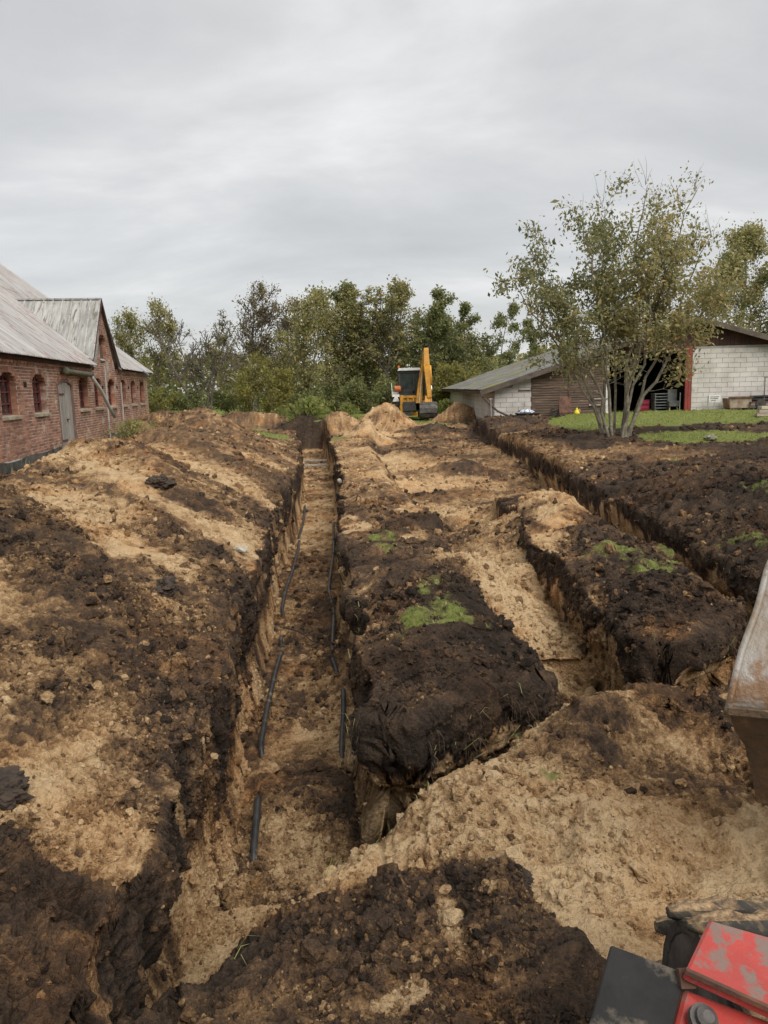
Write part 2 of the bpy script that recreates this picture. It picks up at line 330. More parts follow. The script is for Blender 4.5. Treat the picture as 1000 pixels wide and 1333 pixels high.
# outer skirts: coarse columns to both sides, coarse rows behind and beyond, one sheet to the horizon
nk = 26
ek = np.geomspace(.06, 1.0, nk)
def side(sign):
    edge = UMAX*(rows+.5)
    far = 3000.0
    d = edge[:, None] + (np.geomspace(1, 1+far, nk+1)[1:] - 1)[None, :]
    return sign*d
X = np.concatenate([side(-1)[:, ::-1], X, side(1)], 1); NC2 = X.shape[1]; Y = np.repeat(rows[:, None], NC2, 1)
yb = rows[0] - (np.geomspace(1, 400, 14)[1:] - 1)*.6; yf = rows[-1] + (np.geomspace(1, 4000, 30)[1:] - 1)
Xb = np.repeat(X[:1], len(yb), 0); Xf = np.repeat(X[-1:], len(yf), 0)
X = np.concatenate([Xb[::-1], X, Xf]); Y = np.concatenate([np.repeat(yb[::-1, None], NC2, 1), Y, np.repeat(yf[:, None], NC2, 1)])
NRT = X.shape[0]
Zm = macro(X, Y).astype(np.float64)
fadeout = ss(80, 50, np.hypot(X, Y))
Zm = Zm*fadeout
def grid_normals(X, Y, Z):
    P = np.stack([X, Y, Z], -1); du_ = np.empty_like(P); dv = np.empty_like(P)
    du_[:, 1:-1] = P[:, 2:]-P[:, :-2]; du_[:, 0] = P[:, 1]-P[:, 0]; du_[:, -1] = P[:, -1]-P[:, -2]
    dv[1:-1] = P[2:]-P[:-2]; dv[0] = P[1]-P[0]; dv[-1] = P[-1]-P[-2]
    n = np.cross(du_, dv); n /= np.linalg.norm(n, axis=-1, keepdims=True)+1e-12
    return n
n0 = grid_normals(X, Y, Zm)
steep = ss(.75, .35, n0[..., 2])
hx, hy = n0[..., 0], n0[..., 1]; hl = np.hypot(hx, hy)+1e-6; hx, hy = hx/hl, hy/hl     # points out of the wall, into the hole
Xf_, Yf_ = X.astype(np.float32), Y.astype(np.float32)
# undercut below the sod, sod bulging over
uc = .05 + .24*blob(X, Y, .55, 4.35, .75, .45, .5) + .22*blob(X, Y, 2.5, 5.6, .75, .45, .3) + .16*blob(X, Y, -.95, 3.15, .2, .35) + .10*blob(X, Y, -.3, 6.9, .3, .5) + .08*blob(X, Y, 3.6, 7.5, .3, 2.0) + .08*blob(X, Y, 4.0, 25, .5, 9)
ucn = uc*(.55 + .9*fb2(Xf_*2.3+Yf_*1.7, Yf_*2.0+31, 2))
prof = np.where(Zm > -.30, -.35*ss(-.30, -.12, Zm), ss(-.30, -.45, Zm)*(1-.75*ss(-.6, -.95, Zm)))
sh = np.where(steep > 0, steep*prof*ucn, 0)
X1 = X - hx*sh; Y1 = Y - hy*sh; Z1 = Zm.copy()
near = ss(56, 44, Y)*ss(-6, 0.2, Y)*ss(60, 40, np.abs(X))
# colour fields ------------------------------------------------------
def paint(x, y, z, st):
    x = x.astype(np.float32); y = y.astype(np.float32)
    nA = fb2(x*1.3+40, y*1.3+3, 4, .6); nB = fb2(x*4.2+9, y*4.2+77, 3, .6); nC = vn2(x*.55+90, y*.4+8)
    L1, R1, L2, R2, L3, R3 = t1l(y), t1r(y), t2l(y), t2r(y), t3l(y), t3r(y)
    wv = .55*(nA-.5) + .30*(nB-.5)
    sand = .60 + .9*(nA-.5) + .5*(nC-.5)                                     # trampled field
    sand = np.where(y > 24, sand-.12, sand)
    # islands: dark topsoil
    isl = ss(14.5, 11, y)
    d1 = isl*ss(-.12, .02, x-R1)*ss(.12, -.02, x-L2); d2 = isl*ss(-.1, .02, x-R2)*ss(.1, -.02, x-L3)*ss(11.5, 9.6, y)
    sand = sand*(1-d1) + d1*(.17 + .9*(nA-.5) + .3*(nB-.5))
    sand = sand*(1-d2) + d2*(.16 + .7*(nA-.5) + .3*(nB-.5))
    for cx, cy, rx, ry, ro, v in [(.78, 7.5, .50, .85, .1, .92), (-.12, 6.35, .24, .55, .15, .86), (-.3, 10.2, .25, .5, .2, .8), (.35, 9.3, .12, .5, -.3, .75), (.2, 10.6, .3, .3, 0, .12),
                                  (-.35, 14, .5, 1.6, .1, .55), (.45, 12.0, .2, .8, -.4, .8), (1.2, 8.2, .5, 1.3, .05, .92), (1.55, 6.7, .35, .8, 0, .9), (1.85, 8.6, .5, .7, .4, .88), (2.45, 10.8, .55, .9, .2, .82),
                                  (1.2, 17, 1.2, .7, .2, .92), (.8, 21, 1.1, .9, 0, .85), (2.6, 17.5, .7, 1.0, 0, .7), (1.2, 13.6, .6, .6, 0, .8), (2.2, 9.7, .4, .4, 0, .75), (1.8, 12.2, .7, .5, .2, .12), (.8, 15.2, .5, .35, .3, .2), (2.3, 19.5, .9, .7, 0, .2), (.6, 25.5, 1.0, 1.5, 0, .2)]:
        k = blob(x + .5*(nB-.5), y + 1.3*(nA-.5), cx, cy, rx, ry, ro, .4); sand = sand*(1-k) + k*(v+.5*(nB-.5))
    k = ss(-.12, .05, x-L2-.5)*ss(6.3, 6.1, y)*ss(2.0, 1.8, x); sand = sand*(1-k) + k*.12
    # left bank stripes
    s = y + 1.15*(x+1.2) + .75*(nA-.5) + .35*(nB-.5)
    st_s = [0.6,1.6,2.2,2.6,2.9,3.6,4.0,4.3,5.0,5.35,5.7,6.1,6.9,7.4,8.0,8.8,9.3,10.2,10.7,11.6,12.4,13.2,14,15,15.8,16.6,17.6,18.6,20,21.5,23,26,30]
    st_v = [.1,.15,.2,.62,.8,.72,.22,.1,.12,.55,.4,.13,.16,.6,.86,.72,.3,.16,.4,.85,.7,.25,.3,.78,.85,.4,.3,.6,.5,.35,.35,.3,.25]
    lb = np.interp(s, st_s, st_v)
    up = (L1-x)                                                              # distance up the bank
    lb = .19 + lb*.76 + .10*ss(1.0, 3.0, up) + .4*(nB-.5) + .60*(fb2(s*2.2, up*.25, 3)-.5) + .25*(nA-.5)
    lb = lb*(1-.45*ss(.55, .05, up)*(vn1(y*1.1+5) > .4))
    for cx, cy, rx, ry, ro, v in [(-2.9, 5.7, 1.3, .26, -.62, .16), (-1.7, 4.3, .6, .28, -.6, .2), (-2.2, 3.9, .8, .4, -.6, .42), (-1.45, 2.35, .55, .55, 0, .06), (-1.25, 2.9, .35, .22, -.3, .72), (-1.9, 3.1, .5, .25, -.5, .6), (-3.3, 8.6, 1.0, .40, -.8, .85), (-2.4, 7.1, 1.1, .28, -.75, .88), (-2.4, 9.8, .7, .35, -.9, .16), (-3.0, 13.3, 1.4, .45, -.9, .88), (-2.6, 11.4, .8, .3, -.9, .8), (-6, 25, 1.8, 2.6, 0, .36), (-4.2, 20, 1.5, 2.5, 0, .42)]:
        k = blob(x + .5*(nB-.5), y + .9*(nA-.5), cx, cy, rx, ry, ro, .45); lb = lb*(1-k) + k*(v+.45*(nB-.5))
    kl = ss(.03, -.03, x-L1); sand = sand*(1-kl) + kl*lb
    # beyond bank, by barn: mud
    kb = ss(-6.2, -7.2, x + .06*y - .6); sand = sand*(1-kb) + kb*(.3+.6*(nA-.5))
    # right bank
    kr = ss(-.02, .10, x-R3)
    rb = .08 + .6*(nA-.5) + .3*(nB-.5) + .5*ss(13, 17, y)*ss(1.3, .3, x-R3) + .38*blob(x, y, 6.0, 17, 1.4, 1.6) + .35*ss(24, 27, y)*(nC > .4)
    rb = np.where((x > 3.5) & (y > 26), .32+.7*(nA-.5), rb)
    sand = sand*(1-kr) + kr*rb
    # trench floors
    f1 = ss(-.02, .08, x-L1)*ss(-.02, .08, R1-x)*ss(36.5, 36, y)
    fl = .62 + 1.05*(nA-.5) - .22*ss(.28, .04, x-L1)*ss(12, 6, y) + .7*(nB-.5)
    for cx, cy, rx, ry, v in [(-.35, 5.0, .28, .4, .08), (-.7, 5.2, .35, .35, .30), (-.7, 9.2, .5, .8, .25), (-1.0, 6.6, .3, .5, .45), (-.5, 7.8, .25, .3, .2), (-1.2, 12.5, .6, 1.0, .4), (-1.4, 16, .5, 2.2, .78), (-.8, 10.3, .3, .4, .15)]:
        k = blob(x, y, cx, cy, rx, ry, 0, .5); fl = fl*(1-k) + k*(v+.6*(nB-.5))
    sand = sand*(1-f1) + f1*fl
    # front fill
    kf = ss(.12, -.05, y - (ycrest(x) + 1.0))*ss(-.03, .03, x-L1)*ss(-.1, -.02, yfront(x)+.25-y)
    kf = ss(-.05, .05, x-L1)*np.where(y < yfront(x)-.02, 1.0, 0.0)
    ff = .92 + .65*(nA-.5) + .5*(nB-.5)
    ff = ff - .40*blob(x, y, 1.55, 3.7, .7, .5, .4) - .40*blob(x, y, 1.7, 4.3, .45, .3) - .25*blob(x, y, .95, 3.75, .35, .2, .7) - .5*blob(x, y, 1.35, 4.9, .3, .3)*0
    ybd = np.interp(x + .35*(nA-.5) + .22*(nB-.5), [-1,-.84,-.68,-.5,-.29,-.08,.18,.36,.50,.62,.70,.78,.9], [2.9,2.96,2.9,2.80,2.82,2.92,3.02,2.95,2.80,2.52,2.25,1.95,1.0]) + .6*(nA-.5) + .3*(nB-.5)
    kd = ss(.06, -.08, y-ybd); ff = ff*(1-kd) + kd*(.14 + .6*(nA-.5) + .35*(nB-.5))
    for cx, cy, rx, ry, ro, v in [(-.74, 3.12, .20, .36, .15, .14), (-.5, 3.22, .16, .08, .5, .14), (-.85, 2.75, .2, .5, .1, .1), (1.95, 4.85, .5, .25, .1, .07), (.02, 2.28, .10, .09, .3, .95), (.18, 2.62, .05, .20, .2, .85), (2.9, 5.2, .5, .5, 0, .85), (1.65, 3.55, .25, .2, 0, .35), (2.35, 4.6, .2, .3, 0, .5), (1.25, 2.35, .3, .3, 0, .97)]:
        k = blob(x + .2*(nB-.5), y + .2*(nA-.5), cx, cy, rx, ry, ro, .5); ff = ff*(1-k) + k*(v+.35*(nB-.5))
    sand = sand*(1-kf) + kf*ff
    for (hx_, hy_, rx, ry, hh_, sd) in HEAPS:
        if hy_ > 24 or hh_ < .15:
            k = blob(x, y, hx_, hy_, rx*1.1, ry*1.1, 0, .3); sand = sand*(1-k) + k*(sd + .7*(nA-.5) + .4*(nB-.5))
    # cut faces: topsoil over sand, with dark streaks running down
    al = x + y*.9
    strk = fb2(al*8+3, z*1.1+5, 4, .65)
    base = .80 + .5*(nB-.5) - .55*ss(.5, .75, strk) - .25*ss(-.75, -1.0, z)*0
    depth_sod = -.22 - .20*(vn1(y*1.7+x*1.3)-.5) - .5*(strk-.5)
    wl = np.where(z > depth_sod, .08 + .45*(strk-.5), base)
    kl = ss(-1.6, -.8, x)                                                     # left face keeps streaky brown
    lw_ = np.where(x < L1+.25, np.clip(.13 + .66*ss(-.35, -.8, z+.5*(nA-.5)) + 1.9*(strk-.5) + .3*(nB-.5), .0, .88), wl)
    st = st*(1 - ss(-.02, .04, yfront(x)-.12-y)*ss(.14, .26, x-L1))
    sand = sand*(1-st) + st*lw_
    k = blob(x, y, -3.5, 36.3, 1.1, .9); sand = sand*(1-k) + k*(.12+.5*(nA-.5))
    # grass
    gr = np.zeros_like(x)
    for cx, cy, rx, ry, ro, v in [(.52, 5.9, .28, .75, .1, .47), (.80, 5.3, .13, .5, .2, .42), (.35, 5.5, .22, .35, 0, .42), (2.5, 7.3, .30, .95, .05, .52), (3.0, 7.5, .12, .7, 0, .5), (.0, 9.0, .25, .6, 0, .42), (4.9, 9.6, .3, .8, 0, .55), (3.95, 7.9, .25, .5, 0, .5), (4.6, 8.4, .3, .4, 0, .4),
                                  (-4.3, 28.5, .9, 2.0, .3, .85), (7.9, 20.6, 1.0, 1.3, -.2, .85), (9.2, 20.5, 1.2, 1.4, 0, .8), (6.2, 16.0, .4, .5, 0, .5), (-1.6, 28.6, .5, .8, 0, .6), (.5, 3.75, .12, .08, .4, .45), (.78, 3.4, .1, .1, .4, .45), (-8.9, 27, .9, 4.0, .15, .7)]:
        k = blob(x + .3*(nB-.5), y + .5*(nA-.5), cx, cy, rx, ry, ro, .5); gr = np.maximum(gr, v*k)
    lawn = ss(21.8, 25.6, y + 3*(nA-.5) - .0*x)*ss(5.6, 6.6, x)*(.66 + .45*ss(.38, .55, nC+.25*(nA-.5)))
    lawn2 = ss(36.5, 40, y + 3*(nA-.5) + .25*np.abs(x))*.9
    gr = np.maximum(gr, np.maximum(lawn, lawn2))
    gr = np.maximum(gr, .9*ss(14, 18, np.abs(x)+1.2*(nA-.5)))
    for (hx_, hy_, rx, ry, hh_, sd) in HEAPS:
        if hy_ > 26: gr = gr*(1-blob(x, y, hx_, hy_, rx*1.15, ry*1.15, 0, .15))
    gr = (gr + np.where(gr > .02, np.where(y < 16, 1.0, .55)*(nB-.5) + np.where(y < 16, .7, .3)*(nA-.5), 0))*(1-st)
    return sand, gr
steepP = ss(.78, .45, n0[..., 2])
SAND, GRASS = paint(X, Y, Zm, np.where((Zm < .12) & (np.abs(X) < 6) & (Y < 37) & ((Y < 27) | (X > 3.2) | (X < -1.2)), steepP, 0))
# fine relief along the normal -----------------------------------------
n1_ = grid_normals(X1, Y1, Z1)
i0, i1 = len(yb), len(yb)+NR
sub = (slice(i0, i1), slice(nk, nk+NC))
x_, y_, z_ = [a[sub].astype(np.float32) for a in (X1, Y1, Z1)]
stp = steep[sub].astype(np.float32)
zs = z_*(1-.62*stp*ss(-.2, -.4, z_))
rough = np.clip(2.6*fb2(x_*.9+60, y_*.9+11, 3)-.65, .12, 1.5).astype(np.float32)
d = .16*(fb2(x_*1.6+5, y_*1.6, 3)-.5)*ss(22, 30, y_) + .045*(vn3(x_*4.3, y_*4.3, zs*4.3)-.5) + .055*(vn3(x_*10, y_*10, zs*10)-.5)
b3 = vn3(x_*21+5, y_*21, zs*21); d = d + .036*(np.abs(b3-.5)*-2+.5)*rough
c3 = vn3(x_*44+5, y_*44+3, zs*44); d = d + .020*(c3-.5)*rough*ss(20, 8, y_)
d = d + .010*(vn3(x_*95, y_*95+3, zs*95)-.5)*ss(9, 4, y_)
damp = 1 - .55*np.clip(GRASS[sub], 0, 1)*ss(18, 24, y_)
al_ = x_ + y_*.9
d = d + stp*.085*(fb2(al_*6+3, z_*.9+5, 3, .6)-.5) + stp*ss(-.5, -.3, z_)*(.07*(vn3(x_*7, y_*7, z_*7)-.5) + .05*(vn3(x_*17, y_*17, z_*17)-.5))
dk = (1-ss(.22, .50, SAND[sub])).astype(np.float32)
d = d*(.98 + .25*dk) + dk*(1-stp)*(.032 + .09*(vn3(x_*8+3, y_*8+1, z_*8)-.5))*ss(30, 16, y_)*ss(1.4, 2.2, np.hypot(x_, y_))
d = d*near[sub]*damp*(1-.3*stp)
for A_, k in ((X1, 0), (Y1, 1), (Z1, 2)): A_[sub] += d*n1_[sub][..., k]
kq = (1-.6*stp)*(4*np.clip(SAND[sub], 0, 1)*np.clip(1-SAND[sub], 0, 1))*.75 + .25
SAND[sub] += np.clip(d*2.2, -.10, .10) + (.34*(b3-.5) + .30*(vn3(x_*9+31, y_*9+2, z_*9)-.5) + .34*(c3-.5)*ss(22, 8, y_))*kq
SAND[sub] = .5 + (SAND[sub]-.5)*.92 + .03
# mesh
me = bpy.data.meshes.new('ground')
nv = NRT*NC2; co = np.stack([X1, Y1, Z1], -1).reshape(-1, 3).astype(np.float32)
idx = np.arange(nv, dtype=np.int32).reshape(NRT, NC2)
fq = np.stack([idx[:-1, :-1], idx[:-1, 1:], idx[1:, 1:], idx[1:, :-1]], -1).reshape(-1)
me.vertices.add(nv); me.vertices.foreach_set('co', co.ravel())
nf = (NRT-1)*(NC2-1); me.loops.add(nf*4); me.loops.foreach_set('vertex_index', fq)
me.polygons.add(nf); me.polygons.foreach_set('loop_start', np.arange(0, nf*4, 4, dtype=np.int32))
me.polygons.foreach_set('use_smooth', np.ones(nf, bool))
me.update(calc_edges=True)
for nm, arr in (('sand', SAND), ('grass', GRASS)):
    at_ = me.attributes.new(nm, 'FLOAT', 'POINT'); at_.data.foreach_set('value', np.clip(arr, -.2, 1.15).astype(np.float32).ravel())
me.materials.append(SOIL)
ground = link_mesh('ground', me); tag(ground, 'churned garden ground of dark topsoil and yellow sand cut by three long trenches', 'ground', kind='structure')
def gz(x, y):
    return float(macro(np.array([[x]], np.float32), np.array([[y]], np.float32))[0, 0])
# ------------------------------------------------------------------ building materials
M_MORTAR = surf('mortar', (.68,.63,.56), (.50,.46,.40), 3, rough=.95, bump=.4)
M_BRICK = surf('red_brick', (.40,.20,.13), (.27,.135,.09), 2.2, .38, .62, rough=.9, bump=.5, bscale=60, c3=(.46,.36,.29), s3=1.6, t3=.60, rnd=.32)
M_PLINTH = surf('plinth_render', (.13,.12,.10), (.045,.045,.04), 2.2, rough=.95, bump=.6, c3=(.25,.27,.17), s3=3, t3=.6)
M_SILL = surf('sill_concrete', (.42,.37,.27), (.26,.22,.16), 6, rough=.9, bump=.4)
M_IRON = surf('red_painted_iron', (.17,.045,.04), (.11,.035,.03), 7, rough=.7, c3=(.25,.13,.1), s3=9)
M_GLASS = surf('dirty_glass', (.035,.035,.035), (.09,.085,.08), 5, rough=.25, c3=(.25,.24,.22), s3=4, t3=.64)
M_GREYWOOD = surf('grey_wood', (.45,.42,.38), (.28,.25,.225), 3, rough=.9, bump=.5, bscale=18, stretch=(8,8,.7), rnd=.12, c3=(.15,.12,.10), s3=3, t3=.66)
M_ZINC = surf('weathered_roof_sheet', (.43,.42,.405), (.27,.26,.25), 1.1, .35, .68, rough=.75, bump=.3, c3=(.25,.15,.135), s3=1.4, t3=.58, stretch=(.7,5,.5), rnd=.10)
M_ZINC2 = surf('lichen_roof_sheet', (.39,.385,.365), (.25,.245,.225), 1.6, rough=.8, bump=.3, c3=(.14,.135,.10), s3=2.2, t3=.58, stretch=(5.0,.8,.4), rnd=.09)
M_WHITEPIPE = surf('white_zinc_pipe', (.62,.62,.60), (.48,.48,.46), 6, rough=.5, metal=.2)
M_OLIVE = surf('mossy_gutter', (.10,.105,.07), (.17,.16,.12), 5, rough=.8, bump=.3)
M_BLOCK = surf('white_block', (.56,.53,.495), (.45,.425,.39), 1.4, rough=.95, bump=.35, rnd=.06, c3=(.33,.30,.26), s3=1.1, t3=.66)
M_BLOCKMORTAR = surf('block_mortar', (.34,.31,.28), (.26,.24,.22), 3, rough=.95)
M_PLANK = surf('brown_plank', (.155,.105,.075), (.075,.052,.04), 2.2, rough=.9, bump=.4, bscale=14, stretch=(.6,6,8), rnd=.25, c3=(.24,.19,.15), s3=3, t3=.62)
M_DARKWOOD = surf('dark_brown_board', (.075,.035,.026), (.04,.02,.016), 2, rough=.85, bump=.3, rnd=.15)
M_RED = surf('red_painted_wood', (.26,.045,.032), (.18,.035,.028), 3, rough=.75, bump=.3, c3=(.18,.07,.05), s3=6, t3=.65)
M_FIBRE = surf('mossy_fibre_cement', (.20,.195,.185), (.11,.108,.10), 2.0, rough=.95, bump=.4, c3=(.17,.165,.055), s3=.7, t3=.56, rnd=.14)
M_WHITEWOOD = surf('white_painted_wood', (.68,.66,.62), (.5,.48,.44), 4, rough=.7)
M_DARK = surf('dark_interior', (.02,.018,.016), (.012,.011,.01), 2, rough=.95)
M_CONC = surf('concrete', (.30,.28,.25), (.20,.19,.17), 3, rough=.95, bump=.3)

def wall_intervals(a, b, cuts):
    iv = [(a, b)]
    for c0, c1 in cuts:
        nx = []
        for p, q in iv:
            if c1 <= p or c0 >= q: nx.append((p, q)); continue
            if c0 > p: nx.append((p, c0))
            if c1 < q: nx.append((c1, q))
        iv = nx
    return iv

# ------------------------------------------------------------------ brick barn (left)
BA = np.array([-9.18, 18.36, 0.0]); BD = np.array([-.1344, .9909, 0]); BO = np.array([.9909, .1344, 0])
def BW(s, n, z): return BA + BD*s + BO*n + np.array([0, 0, z])
BANG = math.atan2(BD[1], BD[0])
barn = empty('brick_barn', tuple(BA), 'long red brick barn with grey sheet roof, arched windows and a pointed wall dormer', 'barn')
S0, S1 = -5.0, 22.75; CH, BL = .084, .27
WIN = [(.6, 1.85), (3.2, 4.45), (8.3, 9.6), (10.6, 11.85), (13.0, 14.3), (15.5, 16.8), (17.95, 19.2), (20.4, 21.65)]
OPEN = [(a, b, 1.44, 2.28, .25) for a, b in WIN] + [(5.65, 7.5, -.2, 2.18, .26), (12.05, 13.15, 3.14, 3.98, .26)]
OPEN += [(-1.95, -.7, 1.44, 2.28, .25), (-4.5, -3.25, 1.44, 2.28, .25)]
GC, GHW, GB, GT = 12.6, 2.12, 2.96, 5.42
def cut_at(z):
    cs = []
    for a, b, z0, zs, ri in OPEN:
        if z < z0 or z > zs+ri: continue
        hw = (b-a)/2; c = (a+b)/2
        if z > zs: hw *= math.sqrt(max(0, 1-((z-zs)/ri)**2))
        if hw > .02: cs.append((c-hw, c+hw))
    return cs
wall = MB(); bricks = []; stuff_b = MB()
ncourse = int(GT/CH)
for i in range(ncourse):
    z0 = i*CH; zc = z0+CH/2
    if zc < GB: a, b = S0, S1
    else:
        hw = GHW*(GT-zc)/(GT-GB); a, b = GC-hw, GC+hw
    for p, q in wall_intervals(a, b, cut_at(zc)):
        wall.add([BW(p,0,z0), BW(q,0,z0), BW(q,0,z0+CH), BW(p,0,z0+CH), BW(p,-.3,z0), BW(q,-.3,z0), BW(q,-.3,z0+CH), BW(p,-.3,z0+CH)], [(0,1,2,3), (5,4,7,6), (4,0,3,7), (1,5,6,2)])
        if z0 < .28: continue
        k0 = math.floor((p - S0)/BL - (i % 2)*.5)
        k = k0
        while True:
            b0 = S0 + (k + (i % 2)*.5)*BL; b1 = b0 + BL - .022; k += 1
            if b0 >= q: break
            b0, b1 = max(b0, p+.002), min(b1, q-.002)
            if b1-b0 < .05: continue
            bricks.append((b0, b1, z0+.009, z0+CH-.010))
wallo = wall.build('wall', M_MORTAR, barn)
wallo.data.materials.append(M_BRICK)
for f in wallo.data.polygons:
    if abs(f.normal.dot(Vector(BD))) > .9: f.material_index = 1
bricks.sort(key=lambda t: (abs(t[0]-1.0) if t[0] > -.6 else 50, t[2]))
meshes = {}
def brick_mesh(l, h, dpt):
    key = (round(l, 2), round(h, 3))
    if key not in meshes:
        m = MB(); m.box((0, 0, 0), (key[0], dpt, h)); me_ = bpy.data.meshes.new('brick'); me_.from_pydata(m.v, [], m.f); meshes[key] = me_
    return meshes[key]
for j, (b0, b1, z0, z1) in enumerate(bricks):
    n = .007 + random.uniform(-.004, .005); c = BW((b0+b1)/2, n-.02, (z0+z1)/2)
    if j < 280:
        me_ = brick_mesh(b1-b0, z1-z0, .05)
        if not me_.materials: me_.materials.append(M_BRICK)
        o = link_mesh('brick', me_, wallo, tuple(c-BA)); o.rotation_euler.z = BANG
    else:
        p = [BW(s, n, z) for z in (z0, z1) for s in (b0, b1)]; r_ = [BW(s, -.004, z) for z in (z0, z1) for s in (b0, b1)]
        stuff_b.add(p + r_, [(0,1,3,2), (4,0,2,6), (1,5,7,3), (2,3,7,6), (4,5,1,0)])
for a, b, z0, zs, ri in OPEN:   # arch rings
    c = (a+b)/2; hw = (b-a)/2; nv_ = 11
    for k in range(nv_):
        t0, t1 = [math.pi*(k+e)/nv_ for e in (.06, .94)]
        p = []
        for n in (.014, -.03):
            for t, e in ((t0, 0.004), (t1, 0.004), (t1, .15), (t0, .15)):
                p.append(BW(c - math.cos(t)*(hw+e), n, zs + math.sin(t)*(ri+e)))
        stuff_b.hexa(p)
for k in range(int((GT-GB)/.09)):  # verge course on the gable
    pass
for k in range(int((S1-S0)/.28)):  # dentil course under the eave
    s = S0+.1+k*.28
    if GC-GHW-.2 < s < GC+GHW: continue
    stuff_b.box(BW(s, .02, 2.80), (.22, .07, .06), BANG)
tag(stuff_b.build('brickwork', M_BRICK, wallo), kind='stuff')
# plinth with a ragged top
for sa, sb_ in ((S0, 5.62), (7.53, S1)):
    nsg = int((sb_-sa)/.4); pl = MB(); vs = []
    for k in range(nsg+1):
        q = sa+(sb_-sa)*k/nsg; h = .27+.12*float(vn1(np.array([q*1.3]))[0])
        vs += [BW(q,-.05,-.6), BW(q,.05,-.6), BW(q,.032,h), BW(q,-.05,h+.01)]
    fs = [(4*k+e, 4*k+(e+1) % 4, 4*k+4+(e+1) % 4, 4*k+4+e) for k in range(nsg) for e in range(4)] + [(3,2,1,0), (4*nsg, 4*nsg+1, 4*nsg+2, 4*nsg+3)]
    pl.add(vs, fs).build('plinth', M_PLINTH, barn)
# windows
def arch_pts(a, b, zs, ri, ins, k=8):
    c = (a+b)/2; hw = (b-a)/2-ins
    return [(c - math.cos(math.pi*i/k)*hw, zs + math.sin(math.pi*i/k)*(ri-ins)) for i in range(k+1)]
for wi, (a, b, z0, zs, ri) in enumerate(OPEN):
    if wi == 8: continue
    rec = -.16
    rv = MB()   # frame with reveal
    ol = [(a, z0)] + arch_pts(a, b, zs, ri, 0) + [(b, z0)]; il = [(a+.06, z0+.06)] + arch_pts(a, b, zs, ri, .06) + [(b-.06, z0+.06)]
    n_ = len(ol)
    for k in range(n_):
        k2 = (k+1) % n_
        rv.hexa([BW(ol[k][0], rec-.05, ol[k][1]), BW(ol[k2][0], rec-.05, ol[k2][1]), BW(il[k2][0], rec-.05, il[k2][1]), BW(il[k][0], rec-.05, il[k][1]),
                 BW(ol[k][0], rec, ol[k][1]), BW(ol[k2][0], rec, ol[k2][1]), BW(il[k2][0], rec, il[k2][1]), BW(il[k][0], rec, il[k][1])])
    ztop = zs+ri
    if wi != 9:
        for f in (1/3, 2/3):
            s = a+(b-a)*f; zt = zs + ri*math.sqrt(1-((f-.5)*2)**2) - .03
            rv.bar(BW(s, rec-.02, z0+.03), BW(s, rec-.02, zt), .03, .04, up=BO)
        for f in (.27, .54, .80):
            z = z0+(ztop-z0)*f; rv.bar(BW(a+.03, rec-.02, z), BW(b-.03, rec-.02, z), .03, .035)
    wo = rv.build('window', M_IRON, barn)
    gl = MB(); poly = [(a+.02, z0+.02)] + arch_pts(a, b, zs, ri, .02) + [(b-.02, z0+.02)]
    gl.prism([BW(s, rec-.06, z) for s, z in poly], -BO*.01); gl.build('pane', M_GLASS, wo)
    if wi != 9:
        sl = MB(); sl.hexa([BW(a-.06, rec, z0-.09), BW(b+.06, rec, z0-.09), BW(b+.06, .09, z0-.10), BW(a-.06, .09, z0-.10), BW(a-.06, rec, z0+.012), BW(b+.06, rec, z0+.012), BW(b+.06, .09, z0-.03), BW(a-.06, .09, z0-.03)])
        sl.build('sill', M_SILL, wo)
    else:
        for k in range(5):
            hb = MB(); w_ = (b-a-.08)/5; s = a+.04+k*w_
            hb.hexa([BW(s, rec+.01, z0+.02), BW(s+w_-.01, rec+.01, z0+.02), BW(s+w_-.01, rec+.05, z0+.02), BW(s, rec+.05, z0+.02), BW(s, rec+.01, 3.82), BW(s+w_-.01, rec+.01, 3.82), BW(s+w_-.01, rec+.05, 3.82), BW(s, rec+.05, 3.82)])
            hb.build('shutter_board', M_PLANK, wo)
# door
a, b, z0, zs, ri = OPEN[8]
dr = MB()
for (p, q) in ((a-.02, a+.10), (b-.10, b+.02)):
    dr.hexa([BW(p,-.16,-.2), BW(q,-.16,-.2), BW(q,.01,-.2), BW(p,.01,-.2), BW(p,-.16,zs), BW(q,-.16,zs), BW(q,.01,zs), BW(p,.01,zs)])
ap = arch_pts(a, b, zs, ri, 0); ai = arch_pts(a, b, zs, ri, .1)
for k in range(len(ap)-1):
    dr.hexa([BW(ap[k][0],-.16,ap[k][1]), BW(ap[k+1][0],-.16,ap[k+1][1]), BW(ai[k+1][0],-.16,ai[k+1][1]), BW(ai[k][0],-.16,ai[k][1]), BW(ap[k][0],.0,ap[k][1]), BW(ap[k+1][0],.0,ap[k+1][1]), BW(ai[k+1][0],.0,ai[k+1][1]), BW(ai[k][0],.0,ai[k][1])])
door = dr.build('door', surf('old_door_frame', (.24,.15,.12), (.16,.10,.085), 4, rough=.85), barn)
wd = (b-a-.2)/5
for k in range(5):
    s = a+.10+k*wd; f = (k+.5)/5; zt = zs + ri*math.sqrt(max(0, 1-((f-.5)*2)**2)) - .09; zb = .05 + random.uniform(-.12, .05)
    MB().hexa([BW(s+.004,-.10,zb), BW(s+wd-.006,-.10,zb), BW(s+wd-.006,-.045,zb), BW(s+.004,-.045,zb), BW(s+.004,-.10,zt), BW(s+wd-.006,-.10,zt), BW(s+wd-.006,-.045,zt), BW(s+.004,-.045,zt)]).build('door_plank', M_GREYWOOD, door)
M_RUST = surf('rusty_iron', (.16,.075,.045), (.07,.04,.03), 6, rough=.85, bump=.3)
